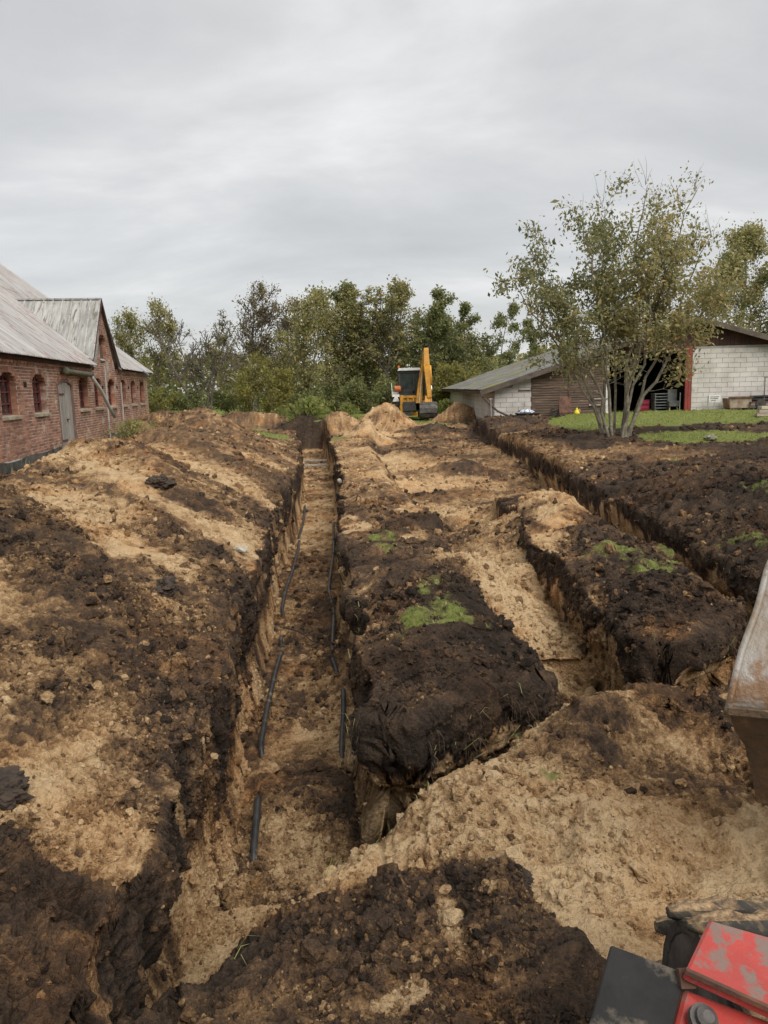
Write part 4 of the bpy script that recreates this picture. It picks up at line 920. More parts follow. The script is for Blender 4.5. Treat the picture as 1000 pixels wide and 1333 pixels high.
def skeleton(h, R, stems=1, lean=.15, n1=14, n2=5, len1=.38, start=.25, rad=.012, up1=.06, spread=55, sp0=.0, n3=2):
    """returns tubes [(pts, radii, sides)], anchors [(p, weight)]"""
    tubes = []; anch = []
    for s in range(stems):
        az = 2*math.pi*s/stems + R.uniform(-.5, .5); le = lean*R.uniform(.5, 1.3)
        d = Vector((math.cos(az)*le, math.sin(az)*le, 1)); hh = h*(R.uniform(.8, 1.0) if stems > 1 else 1)
        p0 = Vector((math.cos(az), math.sin(az), 0))*sp0*R.uniform(.6, 1.2); p0.z = -.25
        pts = wander(p0, d, hh/max(.8, 1), 9, .07, .05, R); r0 = h*rad*R.uniform(.75, 1.1)
        rr = [r0*(1-k/9*.9) for k in range(10)]; rr[0] *= 1.3; tubes.append((pts, rr, 6))
        anch += [(pts[-1], 2), (pts[-2], 2)]
        for b in range(n1):
            f = start + (1-start)*(b+R.random())/n1; f = min(f, .97); x = f*9; k = int(x); q = pts[k].lerp(pts[k+1], x-k)
            L1 = h*len1*(1-(f-start)/(1-start)*.72)*R.uniform(.65, 1.15); a = R.uniform(0, 6.283) ; el = math.radians(90-spread*R.uniform(.7, 1.2))
            d1 = Vector((math.cos(a)*math.cos(el), math.sin(a)*math.cos(el), math.sin(el)))
            b1 = wander(q, d1, L1, 5, .13, up1, R); r1 = min(rr[k]*.55, .006*L1+.012)
            tubes.append((b1, [r1*(1-e/5*.85) for e in range(6)], 4)); anch += [(b1[-1], 1.5), (b1[3], .7)]
            for c in range(n2):
                g = .3+.7*(c+R.random())/n2; g = min(g, .98); x2 = g*5; k2 = int(x2); q2 = b1[k2].lerp(b1[k2+1], x2-k2)
                dd = (b1[k2+1]-b1[k2]).normalized(); d2 = (dd + Vector((R.gauss(0,.7), R.gauss(0,.7), R.gauss(0.05,.5)))).normalized()
                L2 = L1*.42*(1.15-g*.5)*R.uniform(.6, 1.2); b2 = wander(q2, d2, L2, 3, .18, .03, R)
                tubes.append((b2, [r1*.36, r1*.3, r1*.2, r1*.1], 3)); anch += [(e, 1) for e in b2[1:]]
                for t_ in range(n3):
                    d3 = (d2 + Vector((R.gauss(0,.7), R.gauss(0,.7), R.gauss(0,.5)))).normalized(); b3 = wander(b2[R.randint(1,2)], d3, L2*.6, 2, .2, 0, R)
                    tubes.append((b3, [r1*.16, r1*.12, r1*.06], 3)); anch += [(e, 1) for e in b3[1:]]
    return tubes, anch
def tube_mesh(tubes, minr=.0):
    vs = []; fs = []
    for pts, rr, n in tubes:
        b = len(vs); prev = None
        for i, p in enumerate(pts):
            d = (pts[min(i+1, len(pts)-1)]-pts[max(i-1, 0)]).normalized()
            if prev is None: prev = d.orthogonal().normalized()
            r_ = (prev - d*prev.dot(d)).normalized(); prev = r_; u = d.cross(r_); q = max(rr[i], minr)
            for k in range(n):
                a = 6.2832*k/n; vs.append(p + (r_*math.cos(a)+u*math.sin(a))*q)
        for i in range(len(pts)-1):
            for k in range(n): fs.append((b+i*n+k, b+i*n+(k+1) % n, b+(i+1)*n+(k+1) % n, b+(i+1)*n+k))
    me = bpy.data.meshes.new('trunk'); me.from_pydata([tuple(v) for v in vs], [], fs); me.shade_smooth(); return me
def leaf_mesh(pos, ls, asp, seed, tint, droop=.0):
    r = np.random.default_rng(seed); n = len(pos)
    d = r.normal(0, 1, (n, 3)); d[:, 2] -= droop; d /= np.linalg.norm(d, axis=1, keepdims=True)
    e = r.normal(0, 1, (n, 3)); e -= d*(e*d).sum(1, keepdims=True); e /= np.linalg.norm(e, axis=1, keepdims=True)
    s = (ls*np.exp(r.normal(0, .3, n)))[:, None]; c = np.cross(d, e)
    p0 = pos - d*s*.1; p1 = pos + d*s*.45 + e*s*asp*.5 + c*s*.08; p2 = pos + d*s; p3 = pos + d*s*.45 - e*s*asp*.5 + c*s*.08
    v = np.stack([p0, p1, p2, p3], 1).reshape(-1, 3); me = bpy.data.meshes.new('crown')
    me.vertices.add(4*n); me.vertices.foreach_set('co', v.astype(np.float32).ravel()); me.loops.add(4*n); me.loops.foreach_set('vertex_index', np.arange(4*n, dtype=np.int32))
    me.polygons.add(n); me.polygons.foreach_set('loop_start', np.arange(0, 4*n, 4, dtype=np.int32)); me.update(calc_edges=True)
    at_ = me.attributes.new('tint', 'FLOAT', 'POINT'); at_.data.foreach_set('value', np.repeat(np.clip(tint, 0, 1), 4).astype(np.float32)); return me
def leaf_positions(anch, n, sig, R, keep=lambda p: True):
    P = np.array([tuple(p) for p, w in anch if keep(p)]); W = np.array([w for p, w in anch if keep(p)]); W = W/W.sum()
    r = np.random.default_rng(R.randint(0, 1 << 30)); base_t = r.random(len(P))
    dens = r.gamma(1.6, 1, len(P)); W = W*dens; W /= W.sum()
    k = r.choice(len(P), n, p=W); return P[k] + r.normal(0, sig, (n, 3)), .5 + .55*(base_t[k]-.5) + r.normal(0, .17, n)
PROTO = {}
def tree_proto(key, h, seed, leaf, bark, nleaf, ls, sig, asp=.6, minr=.0, droop=0., bare_top=0, squash=1.0, **kw):
    R = random.Random(seed); tubes, anch = skeleton(h, R, **kw)
    keep = (lambda p: p.z < h*(1-bare_top) or R.random() < .25)
    anch2 = [a for a in anch if keep(a[0])]
    pos, tint = leaf_positions(anch2, nleaf, sig, R)
    tm = tube_mesh(tubes, minr); tm.materials.append(bark); lm = leaf_mesh(pos, ls, asp, seed, tint, droop); lm.materials.append(leaf)
    PROTO[key] = (h, tm, lm)
def put_tree(key, name, x, y, z, h, label, cat='tree', group=None, rot=0.0, wx=1.0, trunk='trunk'):
    h0, tm, lm = PROTO[key]; e = empty(name, (x, y, z), label, cat, group); e.rotation_euler.z = rot; s = h/h0; e.scale = (s*wx, s*wx, s)
    if tm: link_mesh(trunk, tm, e)
    c = link_mesh('crown', lm, e); return e
tree_proto('row_a', 9.0, 3, LF_DARK, M_BARK, 6988, 0.153, 0.17, minr=.018, n1=22, n2=5, len1=.30, start=.22, rad=.014, spread=62, n3=2)
tree_proto('row_b', 9.0, 4, LF_MID, M_BARK, 5779, 0.142, 0.16, minr=.018, n1=20, n2=5, len1=.30, start=.25, rad=.013, spread=52, n3=2)
tree_proto('row_c', 9.0, 15, LF_MID, M_BARK, 3897, 0.136, 0.14, minr=.018, n1=20, n2=5, len1=.28, start=.3, rad=.012, spread=45, n3=2, stems=2, lean=.10)
tree_proto('ash', 8.5, 26, LF_DARK, M_BARK, 6988, 0.159, 0.14, minr=.02, n1=20, n2=6, len1=.36, start=.2, rad=.016, spread=80, up1=.02, n3=2)
tree_proto('sparse', 9.5, 37, LF_BROWN, M_BARK, 4872, 0.118, 0.17, minr=.02, n1=22, n2=6, len1=.36, start=.25, rad=.014, spread=42, n3=3, stems=2, lean=.12)
tree_proto('bare', 8.0, 48, LF_MID, M_BARK, 1512, 0.100, 0.17, minr=.02, n1=14, n2=6, len1=.42, start=.2, rad=.016, spread=45, n3=3, stems=4, lean=.42, sp0=.2)
tree_proto('bushy', 7.0, 59, LF_MID, M_BARK, 8736, 0.142, 0.23, minr=.02, n1=16, n2=5, len1=.46, start=.15, rad=.016, spread=60, n3=2, stems=2, lean=.2)
tree_proto('yellow', 4.5, 60, LF_YEL, M_BIRCH, 4368, 0.094, 0.14, minr=.018, n1=12, n2=5, len1=.42, start=.25, rad=.015, spread=55, n3=2, stems=2, lean=.18, sp0=.12)
tree_proto('right', 10.0, 71, LF_MID, M_BARK, 20160, 0.129, 0.22, minr=.02, n1=22, n2=6, len1=.40, start=.18, rad=.018, spread=60, n3=2)
tree_proto('shrub', 2.4, 82, LF_DARK, M_BARK, 4368, 0.100, 0.13, minr=.012, n1=6, n2=4, len1=.5, start=.08, rad=.012, spread=55, n3=1, stems=6, lean=.5, sp0=.4)
tree_proto('shrub_y', 2.4, 93, LF_YEL, M_BARK, 4032, 0.100, 0.13, minr=.012, n1=6, n2=4, len1=.5, start=.08, rad=.012, spread=55, n3=1, stems=6, lean=.5, sp0=.4)
TREES = [  # key, name, x, y, height, width factor, rotation, label
 ('bushy', 'leafy_tree', -17.2, 58, 8.4, .72, .3, 'dark green bushy tree rising right behind the far end of the brick barn'),
 ('bare', 'thin_tree', -19.6, 60, 8.2, .5, 1.3, 'thin half bare tree peeping over the barn roof, leftmost of the trees'),
 ('bare', 'bare_tree', -12.6, 56, 8.0, 1.05, 2.2, 'wide half bare tree with several dark stems fanning from one foot'),
 ('sparse', 'brown_tree', -9.6, 60, 10.3, 1.0, .0, 'tall thin brownish autumn tree above the yellow birch'),
 ('sparse', 'brown_tree', -7.2, 63, 9.6, .9, 2.0, 'second brownish thin tree, right behind the tallest brown one'),
 ('yellow', 'birch_tree', -8.7, 53, 5.0, 1.15, 1.0, 'small yellowing birch with pale trunk in front of the tree line'),
 ('shrub_y', 'small_tree', -7.5, 52, 3.9, .8, 2.6, 'small reddish green bushy tree just right of the yellow birch'),
 ('bushy', 'leafy_tree', -5.2, 57, 9.0, .85, 1.9, 'broad pale green tree left of the tall row behind the digger'),
 ('bushy', 'leafy_tree', -11.0, 62, 6.2, 1.0, 4.0, 'rounded green tree filling the gap behind the half bare tree'),
 ('row_b', 'row_tree', -3.6, 60, 9.5, 1.15, .5, 'tall thin tree, leftmost of the dense row behind the digger'),
 ('row_c', 'row_tree', -2.2, 61, 9.9, 1.15, 1.5, 'open topped tall tree, second in the dense row'),
 ('row_a', 'row_tree', -.9, 62, 9.8, 1.15, 2.6, 'dark tall tree, third in the dense row, over the two sandy heaps'),
 ('row_c', 'row_tree', .2, 60, 10.0, 1.15, 3.6, 'tallest see through tree of the dense row, left of the digger cab'),
 ('row_b', 'row_tree', 1.6, 62, 9.7, 1.15, 4.4, 'tall leafy tree straight behind the digger cab'),
 ('row_a', 'row_tree', 3.2, 60, 8.9, 1.15, 5.2, 'dark dense tree straight behind the raised yellow boom'),
 ('row_a', 'row_tree', 4.8, 63, 8.5, .9, .9, 'dark tree right of the yellow boom, rightmost of the dense row'),
 ('bushy', 'leafy_tree', -1.6, 64, 7.4, 1.2, 2.2, 'rounded green tree filling in behind the left part of the dense row'),
 ('bushy', 'leafy_tree', 2.4, 65, 7.6, 1.2, .7, 'rounded green tree filling in behind the dense row at the digger'),
 ('bushy', 'leafy_tree', 7.8, 66, 6.2, 1.3, 5.1, 'rounded green tree low between the two layered trees'),
 ('ash', 'layered_tree', 6.9, 61, 8.2, .85, .2, 'dark tree with level layered boughs above the shed eave'),
 ('ash', 'layered_tree', 9.4, 62, 8.3, .85, 2.3, 'dark layered tree half hidden behind the many stemmed tree'),
 ('ash', 'layered_tree', 12.4, 63, 7.2, .9, 3.9, 'dark layered tree showing above the shed roof through the many stemmed tree'),
 ('right', 'big_tree', 20.6, 46, 11.0, .95, .6, 'big green tree behind the shed at the right edge'),
 ('right', 'big_tree', 25.0, 43, 9.5, .9, 2.4, 'second big green tree overhanging the right roof slope'),
]
for key, nm, x, y, h, wx, ro, lb in TREES: put_tree(key, nm, x, y, 0, h, lb, rot=ro, wx=wx, group='trees along the back of the plot')
SHR = [('shrub_y', 5.6, 54, 3.9, 1.0, 'yellow green shrub between digger and white shed'), ('shrub', 3.9, 55, 3.4, 1.0, 'dark green shrub behind the digger bucket'), ('shrub', 7.6, 58, 4.2, 1.1, 'dark tall shrub growing behind the low shed eave'),
       ('shrub', -14.6, 55, 2.7, 1.1, 'low olive shrub beside the foot of the half bare tree'), ('shrub_y', -16.2, 54, 2.6, 1.0, 'yellowish hedge shrub close to the barn corner'), ('shrub', -10.9, 58, 2.6, 1.2, 'dark shrub between half bare tree and birch'), ('shrub', -5.6, 55, 2.2, 1.1, 'dark low shrub in the shade left of the tall row'),
       ('shrub', -2.6, 57, 2.8, 1.2, 'dark undergrowth shrub under the tall row, left part'), ('shrub', -.4, 57, 3.0, 1.2, 'dark undergrowth shrub under the tall row, just left of digger'), ('shrub', 1.8, 56, 3.0, 1.2, 'dark undergrowth shrub hidden behind the digger cab')]
for k, (key, x, y, h, wx, lb) in enumerate(SHR): put_tree(key, 'shrub', x, y, 0, h, lb, 'shrub', 'shrubs under the tree line', rot=k*1.3, wx=wx, trunk='stems')
LF_LIME = leaf_material('lime_leaf', [(.11,.14,.04), (.19,.23,.06), (.28,.30,.09), (.33,.33,.13)])
R_ = random.Random(5)
def weed_proto(key, seed, h, n, ls, leaf, w):
    r = np.random.default_rng(seed); a = r.uniform(0, 6.28, n); rad = np.abs(r.normal(0, w*.5, n)); z = r.random(n)**.8*h*np.clip(1-(rad/w/1.6)**2, .15, 1)
    pos = np.stack([np.cos(a)*rad, np.sin(a)*rad, z], -1); lm = leaf_mesh(pos, ls, .45, seed, .5+.35*(z/h-.5)+r.normal(0, .18, n), -.7); lm.materials.append(leaf); PROTO[key] = (h, None, lm)
weed_proto('weed', 6, 1.0, 900, .16, LF_LIME, .9); weed_proto('barn_weed', 7, .8, 900, .10, LF_MID, .8)
put_tree('weed', 'bush', -3.4, 37.5, .15, 1.35, 'bright green leafy bush behind the dark sod at the trench end', 'bush', wx=1.0)
put_tree('weed', 'bush', -1.7, 38.5, .15, 1.0, 'small bright green bush between the two sandy heaps', 'bush', rot=2, wx=.7)
put_tree('barn_weed', 'weeds', -9.7, 30, -.05, .95, 'green weeds along the foot of the brick barn under the thin pole', 'weeds', wx=1.1)
put_tree('barn_weed', 'weeds', -9.4, 33.5, -.05, .8, 'green weeds along the far foot of the brick barn', 'weeds', rot=2, wx=1.3)
put_tree('weed', 'weeds', 3.7, 44.5, .1, 1.0, 'tall green weeds at the back corner of the white shed', 'weeds', rot=1, wx=.8)
# many-stemmed tree in front of the shed
def willow():
    R = random.Random(12); tubes = []; anch = []
    tips = [(-2.9,-.2,4.2), (-2.3,.6,5.2), (-1.1,-.5,5.7), (-.4,.3,6.1), (.55,-.2,6.5), (1.15,.5,6.0), (1.75,-.3,6.3), (2.5,.3,5.3), (2.5,-.7,3.9), (.1,.9,5.8), (-1.6,-.9,3.6), (.9,-.9,5.0)]
    for s, tp in enumerate(tips):
        az = math.atan2(tp[1], tp[0]); b = Vector((math.cos(az)*.30*R.uniform(.3,1.3) , math.sin(az)*.28, -.15)); t = Vector(tp)
        n = 12; pts = []
        for k in range(n+1):
            f = k/n; q = b.lerp(t, f); hz = f**1.5; q = Vector((b.x+(t.x-b.x)*(.35*f+.65*hz), b.y+(t.y-b.y)*(.35*f+.65*hz), q.z))
            q += Vector((R.gauss(0,.05), R.gauss(0,.05), 0))*min(1, f*3); pts.append(q)
        r0 = R.uniform(.026, .052); rr = [r0*(1-k/n)**.8+.008 for k in range(n+1)]; rr[0] *= 1.25; tubes.append((pts, rr, 7))
        for c in range(17):
            f = .34+.66*(c+R.random())/17; f = min(f, .98); x = f*n; k = int(x); q = pts[k].lerp(pts[k+1], x-k)
            a = R.uniform(0, 6.283); el = math.radians(R.uniform(5, 60)); d1 = Vector((math.cos(a)*math.cos(el), math.sin(a)*math.cos(el), math.sin(el)))
            L1 = R.uniform(.7, 1.6)*(1.15-.6*f); b1 = wander(q, d1, L1, 5, .14, .05, R); r1 = .016*(1.2-f)
            tubes.append((b1, [r1*(1-e/6) for e in range(6)], 4))
            for c2 in range(5):
                k2 = R.randint(1, 4); d2 = ((b1[k2+1]-b1[k2]).normalized()+Vector((R.gauss(0,.7), R.gauss(0,.7), R.gauss(0,.5)))).normalized(); b2 = wander(b1[k2], d2, R.uniform(.25,.6), 3, .2, -.02, R)
                tubes.append((b2, [.006,.005,.004,.002], 3)); anch += [(e, 1) for e in b2[1:]]
            anch += [(b1[3], .6), (b1[4], .8), (b1[5], 1)]
    # bare twigs over the top
    for tp in tips[2:8]:
        for _ in range(3): tubes.append((wander(Vector(tp), (R.gauss(0,.25), R.gauss(0,.25), 1), R.uniform(.4,.9), 4, .08, .05, R), [.007,.006,.005,.004,.002], 3))
    anch = [(p, w*(1.0 if p.z < 5.8 else .45)*(1.25 if p.z < 4.9 else 1)*(1 if p.z > 2.7 or abs(p.x) > 1.3 else .22)) for p, w in anch if p.z > 1.6]
    pos, tint = leaf_positions(anch, 25000, .115, R)
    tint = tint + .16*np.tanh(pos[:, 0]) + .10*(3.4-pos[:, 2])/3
    e = empty('many_stemmed_tree', (6.35, 20.9, .33), 'olive leaved tree with many thin stems from one foot before the dark shed bay', 'tree')
    tm = tube_mesh(tubes); tm.materials.append(M_BARKG); link_mesh('trunk', tm, e)
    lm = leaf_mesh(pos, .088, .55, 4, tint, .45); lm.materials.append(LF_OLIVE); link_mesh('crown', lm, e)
willow()
# far wood closing the view behind the plot
def far_wood():
    r = np.random.default_rng(8); n = 26000; x = r.uniform(-75, 75, n); top = 5.2 + 2.0*(fb2(x.astype(np.float32)*.16+3, x.astype(np.float32)*0, 3)-.5)*2
    z = r.random(n)**.75*top; y = 84 + r.normal(0, 2.5, n) + .10*np.abs(x)
    lm = leaf_mesh(np.stack([x, y, z], -1), .55, .7, 3, .4+.3*(z/6-.5)+r.normal(0,.2,n)+.5*(fb2(x.astype(np.float32)*.3, z.astype(np.float32)*.5, 2)-.5), 0); lm.name = 'far_wood'; lm.materials.append(LF_MID)
    o = link_mesh('far_wood', lm); tag(o, 'dark green far wood seen through the tree line', kind='stuff')
far_wood()
# ------------------------------------------------------------------ yellow backhoe loader at the far end
M_YEL = surf('yellow_paint', (.60,.30,.03), (.42,.20,.025), 4, rough=.55, bump=.1, c3=(.16,.09,.05), s3=6, t3=.63)
M_BLACKP = surf('black_paint', (.03,.03,.03), (.055,.05,.045), 5, rough=.6)
M_TYRE = surf('tyre_rubber', (.03,.03,.03), (.075,.062,.05), 6, rough=.9, bump=.3)
M_CABGLASS = surf('cab_glass', (.018,.024,.022), (.035,.045,.04), 3, rough=.3, spec=.25)
M_GREYP = surf('grey_paint', (.42,.43,.41), (.3,.31,.30), 4, rough=.6)
M_WHITEP = surf('white_paint', (.68,.67,.64), (.5,.49,.46), 6, rough=.6)
M_ORANGE = surf('orange_plastic', (.50,.14,.04), (.38,.10,.03), 6, rough=.5)
M_STEEL = surf('worn_steel', (.19,.175,.16), (.085,.075,.07), 5, rough=.6, metal=.5, bump=.2)
M_CHROME = surf('cylinder_rod', (.5,.5,.5), (.4,.4,.4), 5, rough=.25, metal=1)
bz = gz(1.7, 42)
bh = empty('backhoe_loader', (1.55, 42.2, bz), 'yellow backhoe digger with dark cab and raised folded boom before the trees', 'digger')
def wheel(c, r, w, name='wheel', rimr=.5):
    m = MB(); m.lathe(c, (1,0,0), [(r*.62,-w/2),(r*.93,-w/2),(r,-w*.36),(r,w*.36),(r*.93,w/2),(r*.62,w/2)], 26)
    for k in range(18):
        a = 6.2832*k/18
        for s in (-1, 1):
            p = Vector(c)+Vector((s*w*.24, math.cos(a+s*.08)*r*1.01, math.sin(a+s*.08)*r*1.01)); m.box(p, (w*.46, .05, .07), rx=a+math.pi/2)
    t = m.build('wheel', M_TYRE, bh)
    MB().lathe(c, (1,0,0), [(r*.63,-w*.40),(r*.5,-w*.44),(r*.2,-w*.30),(r*.2,w*.30),(r*.5,w*.44),(r*.63,w*.40)], 18).build('rim', M_WHITEP, t)
wheel((.82, 42.9, bz+.66), .70, .44); wheel((2.42, 42.9, bz+.66), .70, .44)
wheel((.95, 45.3, bz+.46), .47, .32); wheel((2.3, 45.3, bz+.46), .47, .32)
m = MB(); m.box((1.62, 43.6, bz+.78), (.9, 3.8, .5)); m.box((1.62, 42.9, bz+.66), (1.5, .2, .2)); m.box((1.62, 45.3, bz+.46), (1.3, .16, .16)); m.build('chassis', M_BLACKP, bh, bevel=.02)
MB().box((1.62, 44.9, bz+1.3), (.9, 1.5, .75)).build('bonnet', M_YEL, bh, bevel=.05)
m = MB()
for (x, y) in ((1.0,42.35),(2.14,42.35),(1.0,43.75),(2.14,43.75)): m.bar((x,y,bz+1.35),(x+(.03 if x < 1.5 else -.03),y+.02,bz+2.66),.09,.09)
for z in (1.40, 2.62): m.box((1.57,42.35,bz+z),(1.2,.09,.09)); m.box((1.57,43.75,bz+z),(1.2,.08,.09)); m.box((1.0,43.05,bz+z),(.08,1.4,.09)); m.box((2.14,43.05,bz+z),(.08,1.4,.09))
m.box((1.80,42.34,bz+2.1),(.05,.05,1.0)); cab = m.build('cab_frame', M_BLACKP, bh)
for (c, sz) in (((1.40,42.36,bz+2.02),(.72,.012,1.16)), ((1.95,42.36,bz+2.02),(.26,.012,1.16)), ((1.0,43.05,bz+2.02),(.012,1.3,1.16)), ((2.14,43.05,bz+2.02),(.012,1.3,1.16)), ((1.57,43.75,bz+2.02),(1.1,.012,1.16))): MB().box(c, sz).build('cab_window', M_CABGLASS, cab)
m = MB(); m.hexa([(.93,42.2,bz+2.68),(2.2,42.2,bz+2.68),(2.2,43.9,bz+2.68),(.93,43.9,bz+2.68),(1.0,42.3,bz+2.83),(2.13,42.3,bz+2.83),(2.13,43.8,bz+2.83),(1.0,43.8,bz+2.83)]); m.build('cab_roof', M_GREYP, bh, bevel=.02)
MB().lathe((1.0,42.5,bz+2.83),(0,0,1),[(.06,0),(.06,.1),(.03,.14)],10).build('beacon', M_ORANGE, bh)
m = MB(); m.box((1.5,42.55,bz+1.62),(.5,.4,.12)); m.box((1.5,42.8,bz+1.95),(.48,.1,.6)); m.build('seat', M_BLACKP, bh)
m = MB(); m.hexa([(.60,42.2,bz+1.30),(1.0,42.2,bz+1.30),(1.0,43.4,bz+1.45),(.60,43.4,bz+1.45),(.60,42.25,bz+1.42),(1.0,42.25,bz+1.42),(1.0,43.4,bz+1.55),(.60,43.4,bz+1.55)]); m.build('mudguard', M_WHITEP, bh)
MB().prism([(.62,42.12,bz+1.05),(1.0,42.12,bz+1.05),(.83,42.12,bz+1.5)],(0,.03,0)).build('warning_triangle', M_WHITEP, bh)
MB().lathe((.72,42.3,bz+1.72),(1,0,0),[(.10,0),(.17,.04),(.17,.34),(.10,.38)],14).build('work_light_box', M_ORANGE, bh)
MB().tube([(.62,42.15,bz+1.4),(.58,42.15,bz+2.05)],.025,6).build('mirror_stalk', M_WHITEP, bh)
# rear frame, stabilisers, boom
m = MB(); m.box((1.62,42.0,bz+.75),(1.25,.12,.14)); m.box((1.62,42.0,bz+1.28),(1.25,.12,.14)); m.box((1.45,42.0,bz+1.0),(.10,.12,.5)); m.box((1.75,42.0,bz+1.0),(.10,.12,.5)); m.box((1.62,42.05,bz+1.02),(1.0,.05,.35)); m.build('rear_frame', M_YEL, bh, bevel=.01)
for x in (1.12, 2.3):
    m = MB(); m.box((x,41.95,bz+.80),(.17,.18,1.15)); m.box((x,41.95,bz+.18),(.26,.3,.06)); m.build('stabiliser', M_YEL, bh, bevel=.012)
MB().box((1.45,41.9,bz+.42),(.36,.3,.3)).build('valve_box', M_BLACKP, bh)
m = MB(); m.box((2.02,41.85,bz+.85),(.34,.3,.6)); m.build('kingpost', M_YEL, bh, bevel=.02)
m = MB(); m.bar((2.0,41.8,bz+.9),(2.16,41.95,bz+2.0),.30,.46,.30,.52,up=(0,1,0)); m.bar((2.16,41.95,bz+1.95),(2.45,41.6,bz+3.72),.30,.52,.24,.28,up=(0,1,0)); boom = m.build('boom', M_YEL, bh, bevel=.015)
MB().bar((2.04,41.62,bz+.95),(2.22,41.64,bz+2.55),.035,.30,.03,.12,up=(0,1,0)).build('boom_side_plate', M_WHITEP, bh)
m = MB(); m.bar((2.44,41.4,bz+3.80),(2.44,41.25,bz+2.9),.24,.28,.32,.44,up=(0,1,0)); m.bar((2.44,41.25,bz+2.95),(2.56,40.95,bz+1.2),.32,.44,.22,.26,up=(0,1,0)); m.build('dipper', M_YEL, bh, bevel=.015)
MB().tube([(2.62,41.1,bz+2.9),(2.66,40.95,bz+1.9)],.065,10).build('bucket_cylinder', M_YEL, bh, smooth=True)
MB().tube([(2.66,40.95,bz+1.95),(2.68,40.9,bz+1.25)],.035,8).build('cylinder_rod', M_CHROME, bh, smooth=True)
MB().tube([(2.28,41.7,bz+1.3),(2.36,41.55,bz+2.7)],.07,10).build('dipper_cylinder', M_BLACKP, bh, smooth=True)
for k in range(3): MB().tube([(2.25+.03*k,41.35,bz+1.1),(2.3+.03*k,41.2,bz+1.9),(2.33+.03*k,41.2,bz+2.6),(2.38+.02*k,41.2,bz+3.2)],.014,5).build('hose', M_BLACKP, bh)
m = MB(); m.bar((2.50,40.95,bz+1.3),(2.45,40.85,bz+.95),.34,.08,up=(0,1,0)); m.bar((2.62,40.95,bz+1.3),(2.66,40.8,bz+.9),.06,.1,up=(0,1,0)); m.build('bucket_link', M_YEL, bh)
bp = [(40.75,.98),(40.55,.88),(40.42,.66),(40.42,.42),(40.55,.22),(40.8,.14),(41.15,.16)]
m = MB()
for x0, x1 in ((2.02, 2.92),):
    for k in range(len(bp)-1):
        (y0,z0),(y1,z1) = bp[k], bp[k+1]
        m.hexa([(x0,y0,bz+z0),(x1,y0,bz+z0),(x1,y1,bz+z1),(x0,y1,bz+z1),(x0,y0+.03,bz+z0+.03),(x1,y0+.03,bz+z0+.03),(x1,y1,bz+z1+.03),(x0,y1,bz+z1+.03)])
for x in (2.02, 2.90): m.prism([(x,y,bz+z) for y, z in bp]+[(x,41.2,bz+.55)], (.02,0,0))
bk = m.build('bucket', surf('grey_bucket_steel', (.13,.12,.115), (.06,.055,.05), 4, rough=.65, metal=.3), bh)
for k in range(5): MB().hexa([(2.06+.19*k,41.1,bz+.15),(2.14+.19*k,41.1,bz+.15),(2.13+.19*k,41.32,bz+.2),(2.07+.19*k,41.32,bz+.2),(2.06+.19*k,41.1,bz+.2),(2.14+.19*k,41.1,bz+.2),(2.13+.19*k,41.32,bz+.215),(2.07+.19*k,41.32,bz+.215)]).build('tooth', M_STEEL, bk)
m = MB(); m.hexa([(.6,46.4,bz+.1),(2.65,46.4,bz+.1),(2.65,47.2,bz+.1),(.6,47.2,bz+.1),(.6,46.4,bz+.9),(2.65,46.4,bz+.9),(2.65,46.7,bz+.9),(.6,46.7,bz+.9)]); m.build('front_shovel', M_YEL, bh)
for x in (1.15, 2.1): MB().bar((x,44.2,bz+1.3),(x,46.5,bz+.5),.1,.22).build('loader_arm', M_YEL, bh)

# ------------------------------------------------------------------ red digger in the foreground: chassis plates, rubber track, raised bucket
M_REDP = surf('worn_red_paint', (.45,.06,.05), (.36,.06,.05), 5, rough=.5, bump=.25, bscale=40, c3=(.21,.145,.12), s3=15, t3=.545, detail=9)
M_REDC = surf('red_paint', (.47,.055,.045), (.38,.055,.045), 6, rough=.45, bump=.15, c3=(.20,.12,.09), s3=22, t3=.57)
M_RUB = surf('black_rubber_plate', (.018,.018,.018), (.03,.029,.028), 7, rough=.8, spec=.2, bump=.3, c3=(.13,.11,.085), s3=8, t3=.57)
M_TRACK = surf('sandy_track_rubber', (.045,.042,.038), (.075,.065,.052), 6, rough=.9, bump=.6, c3=(.25,.18,.10), s3=12, t3=.60, detail=9)
_t = M_TRACK.node_tree; _pb = next(n for n in _t.nodes if n.type == 'BSDF_PRINCIPLED'); _lk = _pb.inputs['Base Color'].links[0]; _src = _lk.from_socket
_ge = N(_t, 'ShaderNodeNewGeometry'); _sx = N(_t, 'ShaderNodeSeparateXYZ'); _t.links.new(_ge.outputs['True Normal'], _sx.inputs[0])
_nn = N(_t, 'ShaderNodeTexNoise', i_Scale=14.0, i_Detail=6.0); _t.links.new(_ge.outputs['Position'], _nn.inputs['Vector'])
_ad = N(_t, 'ShaderNodeMath', operation='MULTIPLY_ADD', i_1=1.0); _t.links.new(_nn.outputs['Fac'], _ad.inputs[0]); _t.links.new(_sx.outputs['Z'], _ad.inputs[2])
_rp = ramp(_t, [(.0, (0,0,0)), (1.0, (1,1,1))]); _rp.color_ramp.elements[0].position = .0
_mr = N(_t, 'ShaderNodeMapRange', i_1=1.12, i_2=1.35); _t.links.new(_ad.outputs[0], _mr.inputs[0])
